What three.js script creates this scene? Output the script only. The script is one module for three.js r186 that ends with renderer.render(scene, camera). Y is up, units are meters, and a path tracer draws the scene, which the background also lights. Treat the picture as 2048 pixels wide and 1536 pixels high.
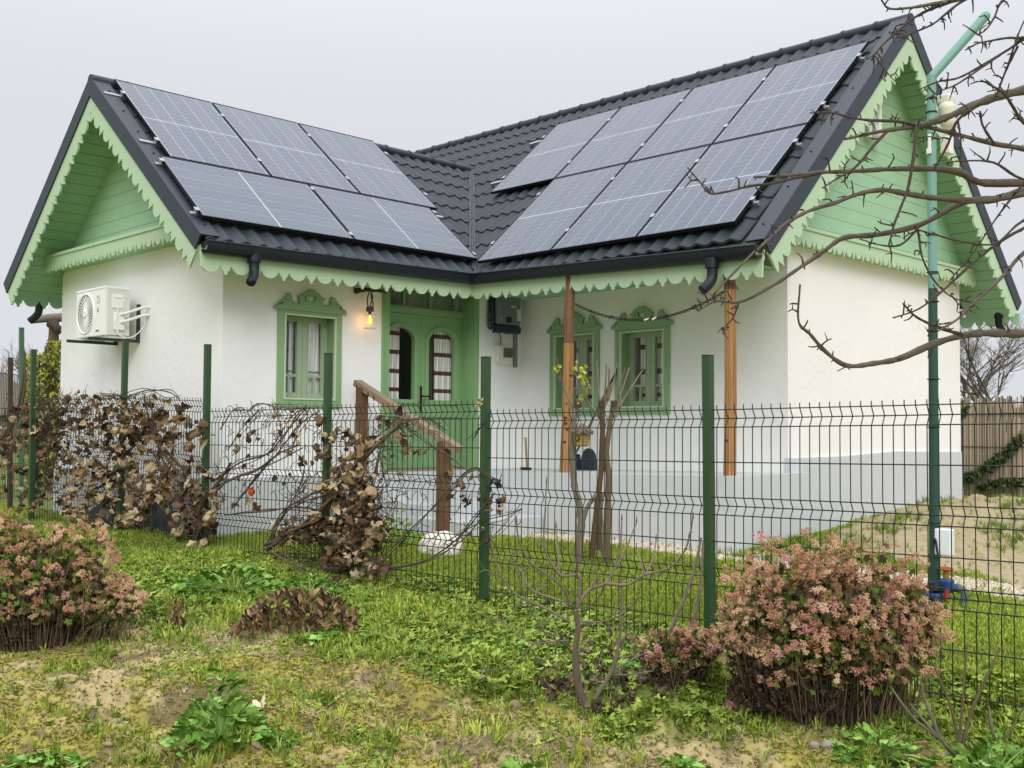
import * as THREE from 'three';
import { mergeGeometries } from 'three/addons/utils/BufferGeometryUtils.js';
import { RoundedBoxGeometry } from 'three/addons/geometries/RoundedBoxGeometry.js';

// ------------------------------------------------------------------ camera, sky, sun, exposure
const V = (x, y, z) => new THREE.Vector3(x, y, z);
const scene = new THREE.Scene();
const FPX = 2149.5, CAM = V(8.283, 1.55, 7.774), YAW = 44.53 * Math.PI / 180, PITCH = 2.342 * Math.PI / 180, ROLL = 0.41 * Math.PI / 180;
const FWD = V(-Math.cos(YAW) * Math.cos(PITCH), Math.sin(PITCH), -Math.sin(YAW) * Math.cos(PITCH));
const R0 = FWD.clone().cross(V(0, 1, 0)).normalize(), U0 = R0.clone().cross(FWD);
const RT = R0.clone().multiplyScalar(Math.cos(ROLL)).addScaledVector(U0, Math.sin(ROLL));
const UP = U0.clone().multiplyScalar(Math.cos(ROLL)).addScaledVector(R0, -Math.sin(ROLL));
const camera = new THREE.PerspectiveCamera(2 * Math.atan(768 / FPX) * 180 / Math.PI, 4 / 3, 0.1, 1500);
camera.position.copy(CAM); camera.up.copy(UP); camera.lookAt(CAM.clone().add(FWD)); scene.add(camera);
const renderer = new THREE.WebGLRenderer({ antialias: true });
renderer.toneMapping = THREE.LinearToneMapping; renderer.toneMappingExposure = 1.25;
renderer.shadowMap.enabled = true; renderer.shadowMap.type = THREE.PCFSoftShadowMap;

{ // even overcast sky: pale at the horizon, brighter overhead as an overcast sky is
  const w = 128, h = 64, a = new Float32Array(w * h * 4);
  for (let j = 0; j < h; j++) for (let i = 0; i < w; i++) {
    const el = ((j + .5) / h - .5) * Math.PI, s = Math.max(0, Math.sin(el));
    const k = el < 0 ? .45 : .592 + 1.22 * Math.pow(Math.max(0, (s - .28) / .72), 1.3);
    const o = (j * w + i) * 4; a[o] = k * .98; a[o + 1] = k * 1.005; a[o + 2] = k * 1.065; a[o + 3] = 1;
  }
  const t = new THREE.DataTexture(a, w, h, THREE.RGBAFormat, THREE.FloatType);
  t.mapping = THREE.EquirectangularReflectionMapping; t.magFilter = t.minFilter = THREE.LinearFilter; t.needsUpdate = true;
  scene.background = t; scene.environment = t;
}
const sun = new THREE.DirectionalLight(new THREE.Color(1, .99, .97), 1.2);
sun.position.set(10, 8.8, 8.6); sun.target.position.set(0, 0, 0); sun.castShadow = true; sun.shadow.radius = 55;
sun.shadow.mapSize.set(2048, 2048);
Object.assign(sun.shadow.camera, { left: -14, right: 14, top: 14, bottom: -14, near: 1, far: 50 });
scene.add(sun, sun.target);

// ------------------------------------------------------------------ helpers
const ray = (x, y) => FWD.clone().addScaledVector(RT, (x - 1024) / FPX).addScaledVector(UP, -(y - 768) / FPX);
const at = (x, y, d) => CAM.clone().addScaledVector(ray(x, y), d);            // a point at depth d along the view
function on(x, y, n, o) { const d = ray(x, y); return CAM.clone().addScaledVector(d, o.clone().sub(CAM).dot(n) / d.dot(n)); }
const onX = (x, y, X) => on(x, y, V(1, 0, 0), V(X, 0, 0)), onZ = (x, y, Z) => on(x, y, V(0, 0, 1), V(0, 0, Z)), onY = (x, y, Y) => on(x, y, V(0, 1, 0), V(0, Y, 0));
let seed = 7;
const rnd = () => { seed = (seed * 1664525 + 1013904223) % 4294967296; return seed / 4294967296; };
const rr = (a, b) => a + (b - a) * rnd(), pick = a => a[Math.floor(rnd() * a.length)];
const used = {};
function numbered(n) { const k = used[n] = (used[n] ?? -1) + 1; return k ? n + '_' + String(k).padStart(3, '0') : n; }
function tag(o, label, category, group, kind) { Object.assign(o.userData, { label, category }); if (group) o.userData.group = group; if (kind) o.userData.kind = kind; return o; }
function thing(name, label, category, pos = V(0, 0, 0), group) { const g = new THREE.Group(); g.name = numbered(name); g.position.copy(pos); scene.add(g); return tag(g, label, category, group); }
function grp(name, parent) { const g = new THREE.Group(); g.name = name; parent.add(g); return g; }
function part(name, geo, mat, parent) { const m = new THREE.Mesh(Array.isArray(geo) ? merge(geo) : geo, mat); m.name = parent === scene ? numbered(name) : name; parent.add(m); return m; }
function merge(list) {
  const g = list.map(q => { const n = q.index ? q.toNonIndexed() : q; for (const k of Object.keys(n.attributes)) if (!['position', 'normal', 'uv'].includes(k)) n.deleteAttribute(k); if (!n.attributes.uv) n.setAttribute('uv', new THREE.BufferAttribute(new Float32Array(n.attributes.position.count * 2), 2)); return n; });
  return mergeGeometries(g);
}
function worldUV(g, s = 1) { // uv in metres by the dominant normal
  if (g.index) g = g.toNonIndexed(); const p = g.attributes.position, n = g.attributes.normal, u = new Float32Array(p.count * 2);
  for (let i = 0; i < p.count; i++) {
    const ax = Math.abs(n.getX(i)), ay = Math.abs(n.getY(i)), az = Math.abs(n.getZ(i)); let a, b;
    if (ay > ax && ay > az) { a = p.getX(i); b = p.getZ(i); } else if (ax > az) { a = p.getZ(i); b = p.getY(i); } else { a = p.getX(i); b = p.getY(i); }
    u[2 * i] = a * s; u[2 * i + 1] = b * s;
  }
  g.setAttribute('uv', new THREE.BufferAttribute(u, 2)); return g;
}
const box = (w, h, d, x = 0, y = 0, z = 0) => new THREE.BoxGeometry(w, h, d).translate(x, y, z);
const rbox = (w, h, d, r, x = 0, y = 0, z = 0) => new RoundedBoxGeometry(w, h, d, 2, r).translate(x, y, z);
const span = (x0, x1, y0, y1, z0, z1) => box(x1 - x0, y1 - y0, z1 - z0, (x0 + x1) / 2, (y0 + y1) / 2, (z0 + z1) / 2);
const cyl = (r0, r1, h, n = 12) => new THREE.CylinderGeometry(r0, r1, h, n);
function beam(A, B, w, h, upHint = V(0, 1, 0)) { // box from A to B; w sideways, h along upHint
  const d = B.clone().sub(A), L = d.length(), x = d.normalize(), z = x.clone().cross(upHint).normalize(), y = z.clone().cross(x);
  return new THREE.BoxGeometry(L, h, w).applyMatrix4(new THREE.Matrix4().makeBasis(x, y, z).setPosition(A.clone().add(B).multiplyScalar(.5)));
}
function rod(A, B, r, n = 8, r2 = r) { const d = B.clone().sub(A), L = d.length(); return new THREE.CylinderGeometry(r2, r, L, n).applyMatrix4(new THREE.Matrix4().makeRotationFromQuaternion(new THREE.Quaternion().setFromUnitVectors(V(0, 1, 0), d.normalize())).setPosition(A.clone().add(B).multiplyScalar(.5))); }
function limb(pts, r0, r1, n = 6, sub = 3, wob = 0) { // tapered bent tube
  const c = new THREE.CatmullRomCurve3(pts, false, 'centripetal'), N = Math.max(2, (pts.length - 1) * sub), pos = [], nor = [], idx = [], uv = [];
  let prev = V(.3, .9, .2); const len = c.getLength();
  for (let i = 0; i <= N; i++) {
    const t = i / N, P = c.getPoint(t), T = c.getTangent(t), a = prev.clone().cross(T).normalize(), b = T.clone().cross(a).normalize(); prev = b;
    const r = (r0 + (r1 - r0) * t) * (1 + (wob ? (rnd() - .5) * wob : 0));
    for (let k = 0; k <= n; k++) { const th = k / n * Math.PI * 2, q = a.clone().multiplyScalar(Math.cos(th)).addScaledVector(b, Math.sin(th)); pos.push(P.x + q.x * r, P.y + q.y * r, P.z + q.z * r); nor.push(q.x, q.y, q.z); uv.push(k / n * r0 * 6, t * len); }
  }
  const W = n + 1; for (let i = 0; i < N; i++) for (let k = 0; k < n; k++) { const p = i * W + k; idx.push(p, p + 1, p + W, p + 1, p + W + 1, p + W); }
  const tip = pos.length / 3; for (const [row, s] of [[0, -1], [N, 1]]) { const P = c.getPoint(row / N), T = c.getTangent(row / N); pos.push(P.x, P.y, P.z); nor.push(T.x * s, T.y * s, T.z * s); uv.push(0, 0); const ci = pos.length / 3 - 1; for (let k = 0; k < n; k++) { const p = row * W + k; s > 0 ? idx.push(ci, p, p + 1) : idx.push(ci, p + 1, p); } }
  const g = new THREE.BufferGeometry(); g.setAttribute('position', new THREE.Float32BufferAttribute(pos, 3)); g.setAttribute('normal', new THREE.Float32BufferAttribute(nor, 3)); g.setAttribute('uv', new THREE.Float32BufferAttribute(uv, 2)); g.setIndex(idx); return g;
}
// value noise
const P8 = new Uint8Array(512); { let s = 11; const a = [...Array(256).keys()]; for (let i = 255; i > 0; i--) { s = (s * 1103515245 + 12345) & 0x7fffffff; const j = s % (i + 1);[a[i], a[j]] = [a[j], a[i]]; } for (let i = 0; i < 512; i++) P8[i] = a[i & 255]; }
function vn(x, y) { const xi = Math.floor(x), yi = Math.floor(y), fx = x - xi, fy = y - yi, s = t => t * t * (3 - 2 * t), h = (a, b) => P8[(P8[a & 255] + b) & 255] / 255, u = s(fx), v = s(fy); return (h(xi, yi) * (1 - u) + h(xi + 1, yi) * u) * (1 - v) + (h(xi, yi + 1) * (1 - u) + h(xi + 1, yi + 1) * u) * v; }
function fbm(x, y, o = 4) { let a = .5, f = 1, s = 0, t = 0; for (let i = 0; i < o; i++) { s += a * vn(x * f + i * 17.3, y * f + i * 9.1); t += a; a *= .5; f *= 2.03; } return s / t; }
const lerp = (a, b, t) => a + (b - a) * t, sm = (a, b, x) => { const t = Math.min(1, Math.max(0, (x - a) / (b - a))); return t * t * (3 - 2 * t); };
function tex(w, h, fn, srgb, rx = 1, ry = 1) { // fn(u,v) -> [r,g,b] 0..1
  const a = new Uint8Array(w * h * 4);
  for (let j = 0; j < h; j++) for (let i = 0; i < w; i++) { const c = fn(i / w, j / h), o = (j * w + i) * 4; for (let k = 0; k < 3; k++) a[o + k] = Math.max(0, Math.min(255, c[k] * 255)); a[o + 3] = 255; }
  const t = new THREE.DataTexture(a, w, h); t.wrapS = t.wrapT = THREE.RepeatWrapping; t.magFilter = THREE.LinearFilter; t.minFilter = THREE.LinearMipmapLinearFilter; t.generateMipmaps = true; if (srgb) t.colorSpace = THREE.SRGBColorSpace; t.repeat.set(rx, ry); t.needsUpdate = true; return t;
}
const tile2 = (f, u, v, n) => { // tileable blend of a noise on an n x n lattice
  const x = u * n, y = v * n; return f(x, y) * (1 - u) * (1 - v) + f(x - n, y) * u * (1 - v) + f(x, y - n) * (1 - u) * v + f(x - n, y - n) * u * v; };
const std = (hex, rough = .8, o = {}) => new THREE.MeshStandardMaterial({ color: hex, roughness: rough, ...o });
const leafMat = (hex, o = {}) => new THREE.MeshPhysicalMaterial({ color: hex, roughness: .8, specularIntensity: .35, side: THREE.DoubleSide, ...o });

// ------------------------------------------------------------------ materials
const mottled = (lo, n = 9, o = 4) => tex(256, 256, (u, v) => { const k = lo + (1 - lo) * tile2((x, y) => fbm(x, y, o), u, v, n) * 1.25; return [k, k, k]; }, false);
const plasterMap = tex(512, 512, (u, v) => { const a = tile2((x, y) => fbm(x, y, 5), u, v, 5), b = tile2((x, y) => fbm(x + 40, y, 3), u, v, 40); const k = .93 + .07 * a + .025 * (b - .5); return [k, k * .998, k * .993]; }, false, .35, .35);
const plasterBump = tex(512, 512, (u, v) => { const k = .6 * tile2((x, y) => fbm(x, y, 3), u, v, 6) + .4 * tile2((x, y) => fbm(x + 9, y + 4, 4), u, v, 36); return [k, k, k]; }, false, .5, .5);
const woodMap = tex(256, 512, (u, v) => { const g = tile2((x, y) => fbm(x * 7, y * .6, 4), u, v, 8), k = .66 + .4 * g; return [k, k * .97, k * .93]; }, false, 2, 1);
const paintMap = tex(256, 256, (u, v) => { const g = tile2((x, y) => fbm(x, y, 4), u, v, 7), s = tile2((x, y) => fbm(x * .5, y * 6, 3), u, v, 9), k = .88 + .1 * g + .06 * s; return [k, k, k * .98]; }, false, .8, .8);
const M = {
  plaster: std(0xf4f4f3, .92, { map: plasterMap, bumpMap: plasterBump, bumpScale: .012 }),
  plinth: std(0xcccfd0, .9, { map: plasterMap, bumpMap: plasterBump, bumpScale: .012 }),
  trim: std(0xb5cfad, .55, { map: paintMap }),          // pale green boards of the eaves
  plank: std(0x9fc5a3, .6, { map: paintMap }),
  soffit: std(0x98bf9d, .65, { map: paintMap }),
  frame: std(0x8bac80, .5, { map: paintMap }),
  sash: std(0xa3b498, .5, { map: paintMap }),
  lip: std(0xc3d3b6, .5),
  door: std(0x84aa79, .45, { map: paintMap }),
  metal: std(0x262f3a, .48, { metalness: .15 }),
  gutter: std(0x141c26, .5, { metalness: .1 }),
  tile: std(0x2f373b, .5, { metalness: .12 }),
  pane: new THREE.MeshPhysicalMaterial({ color: 0xffffff, transmission: 1, thickness: 0, roughness: .02, ior: 1.5 }),
  plasterWarm: std(0xf4f3f0, .92, { map: plasterMap, bumpMap: plasterBump, bumpScale: .012 }),
  fence: std(0x15281c, .5), post: std(0x2c4b2b, .45),
  alu: std(0xa9adb2, .4, { metalness: .6 }),
  white: std(0xe6e6de, .5), dark: std(0x14181c, .6), blackRubber: std(0x15181c, .6),
};
function barkMat(hex, lo = .45, rx = 3, ry = 3) { const m = tex(128, 256, (u, v) => { const g = tile2((x, y) => fbm(x * 3, y * .8, 4), u, v, 8), k = lo + (1 - lo) * 1.3 * g; return [k, k * .97, k * .92]; }, false, rx, ry); return std(hex, .9, { map: m, bumpMap: m, bumpScale: .006 }); }
M.bark = barkMat(0x665f55, .35); M.barkGrey = barkMat(0x857d70, .35); M.barkBrown = barkMat(0x644f3a, .4); M.barkOlive = barkMat(0x75674c, .4); M.barkDark = barkMat(0x4d433b, .4);
const logMap = tex(256, 512, (u, v) => { const g = tile2((x, y) => fbm(x * 9, y * .5, 4), u, v, 6), c = tile2((x, y) => fbm(x * 14, y * .35, 2), u, v, 5), b = tile2((x, y) => fbm(x, y, 3), u, v, 5); const k = (.55 + .55 * g) * (c > .60 ? .6 : 1) * (.75 + .4 * b); return [k, k * .95, k * .88]; }, false, 2.5, .6);
M.log = std(0xbd905f, .85, { map: logMap, bumpMap: logMap, bumpScale: .006 }); M.logDark = std(0x87694c, .85, { map: logMap, bumpMap: logMap, bumpScale: .006 });
M.rail = std(0x9c8b74, .85, { map: woodMap, bumpMap: woodMap, bumpScale: .004 }); M.railDark = std(0x77543a, .85, { map: woodMap, bumpMap: woodMap, bumpScale: .004 });

// ------------------------------------------------------------------ ground
const dep = (x, z) => (x - CAM.x) * -.7129 + (z - CAM.z) * -.7013, lat = (x, z) => (x - CAM.x) * .7013 + (z - CAM.z) * -.7129;
const xz = (d, l) => [CAM.x - .7129 * d + .7013 * l, CAM.z - .7013 * d - .7129 * l];
const fenceZ = x => x > 4.63 ? 2.567 - (x - 4.63) * .068 : x > -.56 ? 2.567 - (x - 4.63) * .0667 : 2.913 - (x + .56) * .02;
function mound(x, z) { const g = (cx, cz, rx, rz) => Math.exp(-(((x - cx) / rx) ** 2 + ((z - cz) / rz) ** 2)); return .34 * g(3.7, -4.0, 1.25, 1.7) + .17 * g(3.8, -2.0, .8, 1.0) + .16 * g(4.9, -2.6, 1.0, 1.0) + .12 * g(5.4, -5.6, 1.5, 1.5); }
function gy(x, z) {
  const d = dep(x, z), front = 1 - sm(5.2, 6.4, d), far = sm(16, 60, d);
  let h = .18 + .29 * sm(4.2, 10.2, d) * 1 - .1 * far;
  h = lerp(h, .18 + Math.max(0, Math.min(.29, .055 * (d - 4.5))), .7);
  const mo = mound(x, z); h += mo + (fbm(x * 3.7 + 4, z * 3.7, 4) - .5) * .22 * Math.min(1, mo * 4);
  h += (fbm(x * 1.1, z * 1.1, 3) - .5) * .05 + front * ((fbm(x * 2.4 + 5, z * 2.4, 4) - .5) * .30 + (fbm(x * 5.2 + 15, z * 5.2, 3) - .5) * .10 + (fbm(x * 9, z * 9, 3) - .5) * .09 + (fbm(x * 26, z * 26, 2) - .5) * .02) + (fbm(x * 14, z * 14, 2) - .5) * .012;
  return h;
}
// what covers the ground at a place: green grass, bare sandy soil, moss, gravel
function cover(x, z) {
  const d = dep(x, z), l = lat(x, z), n1 = fbm(x * 1.7 + 3, z * 1.7, 4), n2 = fbm(x * 4.3, z * 4.3 + 8, 4), n3 = fbm(x * .9 + 30, z * .9, 3);
  const behind = z < fenceZ(x) ? 1 : 0;
  const kk = l / d, db = kk < -.2 ? 6.75 : kk < 0 ? lerp(6.75, 5.35, (kk + .2) / .2) : lerp(5.35, 4.75, Math.min(1, kk / .2));
  let grass = behind ? 1 : sm(db - .35 + (n1 - .5) * 1.1, db + .35 + (n1 - .5) * 1.1, d) * .97 + .5 * sm(.60, .68, n2);
  const mo = mound(x, z), sand = Math.max(sm(.07, .16, mo + (n2 - .5) * .10), sm(2.9, 3.3, x) * sm(-.5, -.85, z + (n1 - .5) * .5) * (1 - .8 * sm(.55, .66, n1))) * (dep(x, z) < 14 ? 1 : 0);
  let grav = 0; if (x > .45 && x < 7 && z < 1) { const zc = .02 - .09 * (x - .8) + (n1 - .5) * .22; grav = 1 - sm(.2, .38, Math.abs(z - zc)); if (x > 2.9) grav *= .8; }
  if (x < -1 && z > 2.3 && z < 2.9) grav = 0;
  grass *= (1 - sand * (z < fenceZ(x) ? 1 : 0)) * (1 - grav); grass = Math.min(1, Math.max(0, grass));
  return { grass, sand, grav, moss: sm(.40, .54, n3 * .5 + n2 * .5), n1, n2 };
}
{
  const ang = [], rad = []; const a0 = Math.atan2(FWD.z, FWD.x);
  for (let i = 0; i <= 300; i++) ang.push(a0 + (i / 300 - .5) * 1.02); for (let i = 1; i < 60; i++) ang.push(a0 + .51 + i / 60 * (2 * Math.PI - 1.02));
  let r = 2.6; while (r < 15) { rad.push(r); r *= 1.0062; } while (r < 700) { rad.push(r); r *= 1.07; }
  rad.unshift(.05, 1, 1.9);
  const pos = [], col = [], uv = [], idx = [], A = ang.length;
  for (const q of rad) for (const t of ang) {
    const x = CAM.x + Math.cos(t) * q, z = CAM.z + Math.sin(t) * q, c = cover(x, z); pos.push(x, gy(x, z), z); uv.push(x, z);
    let s = [.47, .37, .19]; const m = [.37, .33, .055], b = [.14, .11, .05];
    s = s.map((v, i) => lerp(v, m[i], c.moss * .9)); s = s.map((v, i) => lerp(v, b[i], sm(.5, .64, fbm(x * 6.5 + 11, z * 6.5, 4)) * .85));
    const sandc = [.40, .32, .2], gr = [.14, .20, .03], gv = [.60, .51, .42];
    if (z < fenceZ(x) && dep(x, z) > 6) s = s.map((v, i) => lerp(v, sandc[i], c.sand));
    s = s.map((v, i) => lerp(v, gr[i], c.grass * .9)); s = s.map((v, i) => lerp(v, gv[i], c.grav)); const f = sm(40, 120, q); s = s.map((v, i) => lerp(v, [.16, .15, .07][i], f)); col.push(...s);
  }
  for (let j = 0; j < rad.length - 1; j++) for (let i = 0; i < A; i++) { const p = j * A + i, q = j * A + (i + 1) % A; idx.push(p, q, p + A, q, q + A, p + A); }
  const g = new THREE.BufferGeometry(); g.setAttribute('position', new THREE.Float32BufferAttribute(pos, 3)); g.setAttribute('color', new THREE.Float32BufferAttribute(col, 3)); g.setAttribute('uv', new THREE.Float32BufferAttribute(uv, 2)); g.setIndex(idx); g.computeVertexNormals();
  const n = g.attributes.normal; let sy = 0; for (let i = 0; i < n.count; i += 97) sy += n.getY(i); if (sy < 0) { const ix = g.index.array; for (let i = 0; i < ix.length; i += 3) { const t = ix[i]; ix[i] = ix[i + 1]; ix[i + 1] = t; } g.computeVertexNormals(); }
  const dm = tex(512, 512, (u, v) => { const k = .55 + .75 * tile2((x, y) => fbm(x, y, 5), u, v, 16), w = tile2((x, y) => fbm(x + 5, y, 3), u, v, 60); return [k * (.86 + .28 * w), k * (.88 + .24 * w), k * (.8 + .3 * w)]; }, false, 1.3, 1.3);
  const o = part('ground', g, std(0xffffff, .97, { vertexColors: true, map: dm, bumpMap: dm, bumpScale: .02 }), scene); o.userData.kind = 'structure';
}

// ------------------------------------------------------------------ house
const tL = Math.tan(39.253 * Math.PI / 180), tR = Math.tan(42.294 * Math.PI / 180), aL = Math.atan(tL), aR = Math.atan(tR);
const yL = x => 3.29 + (-.70 - x) * tL, yR = z => 3.318 + (-.453 - z) * tR;         // the two front roof slopes
const XR = -3.10, YRL = yL(XR), ZR = -3.478, YRR = yR(ZR), XB = -5.54, ZB = -6.10;   // ridges and back eaves
const yLB = x => lerp(YRL, 3.254, (XR - x) / (XR - XB)), yRB = z => lerp(YRR, 3.129, (ZR - z) / (ZR - ZB));
const house = thing('cottage', 'white plastered L-shaped cottage with green carved eaves and dark tiled roof', 'house');
const WX = -1.2, WZ = 2.435, GX = 2.70;                                               // wall planes
const frameM = (o, u) => { const w = u.clone().cross(V(0, 1, 0)); return new THREE.Matrix4().makeBasis(u, V(0, 1, 0), w).setPosition(o); };
const aP = Math.atan2(.21, 3.9), uP = V(Math.cos(aP), 0, Math.sin(aP));
const ML = frameM(V(WX, 0, WZ), V(0, 0, -1)), MP = frameM(V(WX, 0, -1.71), uP), MG = frameM(V(XB + .42, 0, WZ), V(1, 0, 0)), MR = frameM(V(GX, 0, -1.5), V(0, 0, -1));
function wallShape(pts, holes) { const s = new THREE.Shape(pts.map(p => new THREE.Vector2(...p))); for (const [x0, x1, y0, y1] of holes) s.holes.push(new THREE.Path([[x0, y0], [x0, y1], [x1, y1], [x1, y0]].map(p => new THREE.Vector2(...p)))); return s; }
function wall(pts, holes, Mx, mat, th = .4) { const g = new THREE.ExtrudeGeometry(wallShape(pts, holes), { depth: th, bevelEnabled: false }).translate(0, 0, -th).applyMatrix4(Mx); return part('wall', worldUV(g), mat, house); }
const W1 = { x0: .62, x1: 1.405, y0: 1.752, y1: 2.785 }, DO = { x0: 1.955, x1: 3.40, y0: 1.06, y1: 3.3 };
const W2 = { x0: .55, x1: 1.366, y0: 1.70, y1: 2.735 }, W3 = { x0: 1.622, x1: 2.42, y0: 1.71, y1: 2.715 };
const hole = (w, m = .07) => [w.x0 + m, w.x1 - m, w.y0 + m, w.y1 - m];
wall([[.003, .1], [4.15, .1], [4.15, 3.45], [.003, 3.45]], [hole(W1), [DO.x0 + .09, DO.x1 - .08, DO.y0, DO.y1 - .02]], ML, M.plaster);
wall([[0, .1], [3.902, .1], [3.902, 3.9], [0, 3.9]], [hole(W2), hole(W3)], MP, M.plasterWarm);
{ const x0 = XB + .42, W = WX - x0; wall([[0, .1], [W - .002, .1], [W - .002, yL(WX) - .25], [XR - x0, YRL - .2], [0, yLB(x0) - .2]], [], MG, M.plaster, .35);
  wall([[.03, .1], [4.0, .1], [4.0, yRB(-5.5) - .2], [-1.5 - ZR, YRR - .2], [.03, yR(-1.53) - .2]], [], MR, M.plasterWarm, .35);
  part('wall', [span(x0 - .002, x0 + .3, .1, 3.4, -5.4, WZ - .36)], M.plaster, house); part('wall', [span(-7.5, GX - .36, .1, 3.4, -5.5, -5.2)], M.plaster, house); part('wall', [span(-7.5, -7.2, .1, 5, -5.2, -1.8)], M.plaster, house); }
// plinths: left wing, porch floor, gable
const floorY = x => 1.07 + .02 * (x + .4);
{
  part('plinth', worldUV(span(WX - .3, WX + .05, .1, 1.04, .86, WZ + .05)), M.plinth, house);
  part('plinth', worldUV(span(XB + .40, WX - .3, .1, 1.03, WZ - .3, WZ + .05)), M.plinth, house);
  const s = wallShape([[0, .1], [4.07, .1], [3.96, 1.29], [2.2, 1.315], [1.0, 1.275], [0, 1.27]], []); // wavy painted top edge
  part('plinth', worldUV(new THREE.ExtrudeGeometry(s, { depth: .05, bevelEnabled: true, bevelSize: .008, bevelThickness: .008, bevelSegments: 2 }).translate(0, 0, -.025).applyMatrix4(frameM(V(GX, 0, -1.49), V(0, 0, -1)))), M.plinth, house);
  const Fx0 = -1.19, Fx1 = 2.86, z0 = -1.72, z1 = -.33, g = span(0, 1, 0, 1, 0, 1), p = g.attributes.position;
  for (let i = 0; i < p.count; i++) { const x = lerp(Fx0, Fx1, p.getX(i)); p.setXYZ(i, x, p.getY(i) ? floorY(x) : .1, lerp(z0, z1, p.getZ(i))); }
  g.computeVertexNormals(); part('porch_floor', worldUV(g), M.plinth, house);
  const st = grp('steps', house);
  for (const [y, x1] of [[1.055, -1.02], [.92, -.70], [.78, -.08], [.645, .54]]) part('step', worldUV(rbox(x1 + 1.19 + y * .02, y - .12, 1.10 + .1 * (1 - y), .015, (x1 - 1.19 - y * .02) / 2, (y + .12) / 2, .256)), M.plinth, st);
}
// ---- roofs: each visible pressed tile is its own piece
const TW = .183, TLn = .35;
function tileGeo() {
  const pos = [], idx = [], N = 8, prof = u => .030 * (.5 + .5 * Math.cos((u - .30) * Math.PI * 2)) ** 1.5;
  const rows = [[-.02, -.002], [.12, .005], [TLn - .012, .017], [TLn, .014]];
  for (const [v, l] of rows) for (let i = 0; i <= N; i++) pos.push(i / N * TW, prof(i / N) + l, v);
  for (let i = 0; i <= N; i++) pos.push(i / N * TW, prof(i / N) - .012, TLn);
  for (let j = 0; j < 4; j++) for (let i = 0; i < N; i++) { const p = j * (N + 1) + i, q = p + N + 1; idx.push(p, q, p + 1, p + 1, q, q + 1); }
  const g = new THREE.BufferGeometry(); g.setAttribute('position', new THREE.Float32BufferAttribute(pos, 3)); g.setIndex(idx); const f = g.toNonIndexed(); f.computeVertexNormals();
  const h = g; h.computeVertexNormals(); return h;
}
const tileG = tileGeo(), tileMats = [0x343c41, 0x333a3f, 0x363e43].map(c => new THREE.MeshPhysicalMaterial({ color: c, roughness: .55, specularIntensity: .55 }));
function tiles(slope, rows, cols, origin, hidden, limit) { // slope: group with x along the eave, z down the slope
  const cand = [], rest = [];
  for (let r = 0; r < rows; r++) for (let c = 0; c < cols; c++) {
    const m = new THREE.Matrix4().makeTranslation(c * TW, 0, r * TLn), w = V(c * TW + TW / 2, 0, r * TLn + TLn / 2).applyMatrix4(slope.matrixWorld), k = hidden(w, c, r);
    if (k === 2) continue; (k ? rest : cand).push([m, w.distanceTo(CAM)]);
  }
  cand.sort((a, b) => a[1] - b[1]); for (const q of cand.splice(limit)) rest.push(q);
  for (const [m] of cand) { const t = part('roof_tile', tileG, pick(tileMats), slope); t.position.setFromMatrixPosition(m); }
  if (rest.length) part('roof_tile', rest.map(([m]) => tileG.clone().applyMatrix4(m)), tileMats[0], slope).userData.kind = 'stuff';
}
function slopeGroup(o, ux, dz) { const g = grp('roof_slope', house); const n = dz.clone().cross(ux).normalize(); g.quaternion.setFromRotationMatrix(new THREE.Matrix4().makeBasis(ux, n, dz)); g.position.copy(o); g.updateMatrixWorld(true); return g; }
const vz = x => (.188 + .817 * x) / .9098;                     // valley line: z where both slopes meet
const dL = V(Math.cos(aL), -Math.sin(aL), 0), dR = V(0, -Math.sin(aR), Math.cos(aR)), nL = V(Math.sin(aL), Math.cos(aL), 0), nR = V(0, Math.cos(aR), Math.sin(aR));
const oPL = V(-3.0374, 5.3279, -.7099), oPR = V(-1.799, 5.7659, -2.9946);   // top corners of the panel fields
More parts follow.
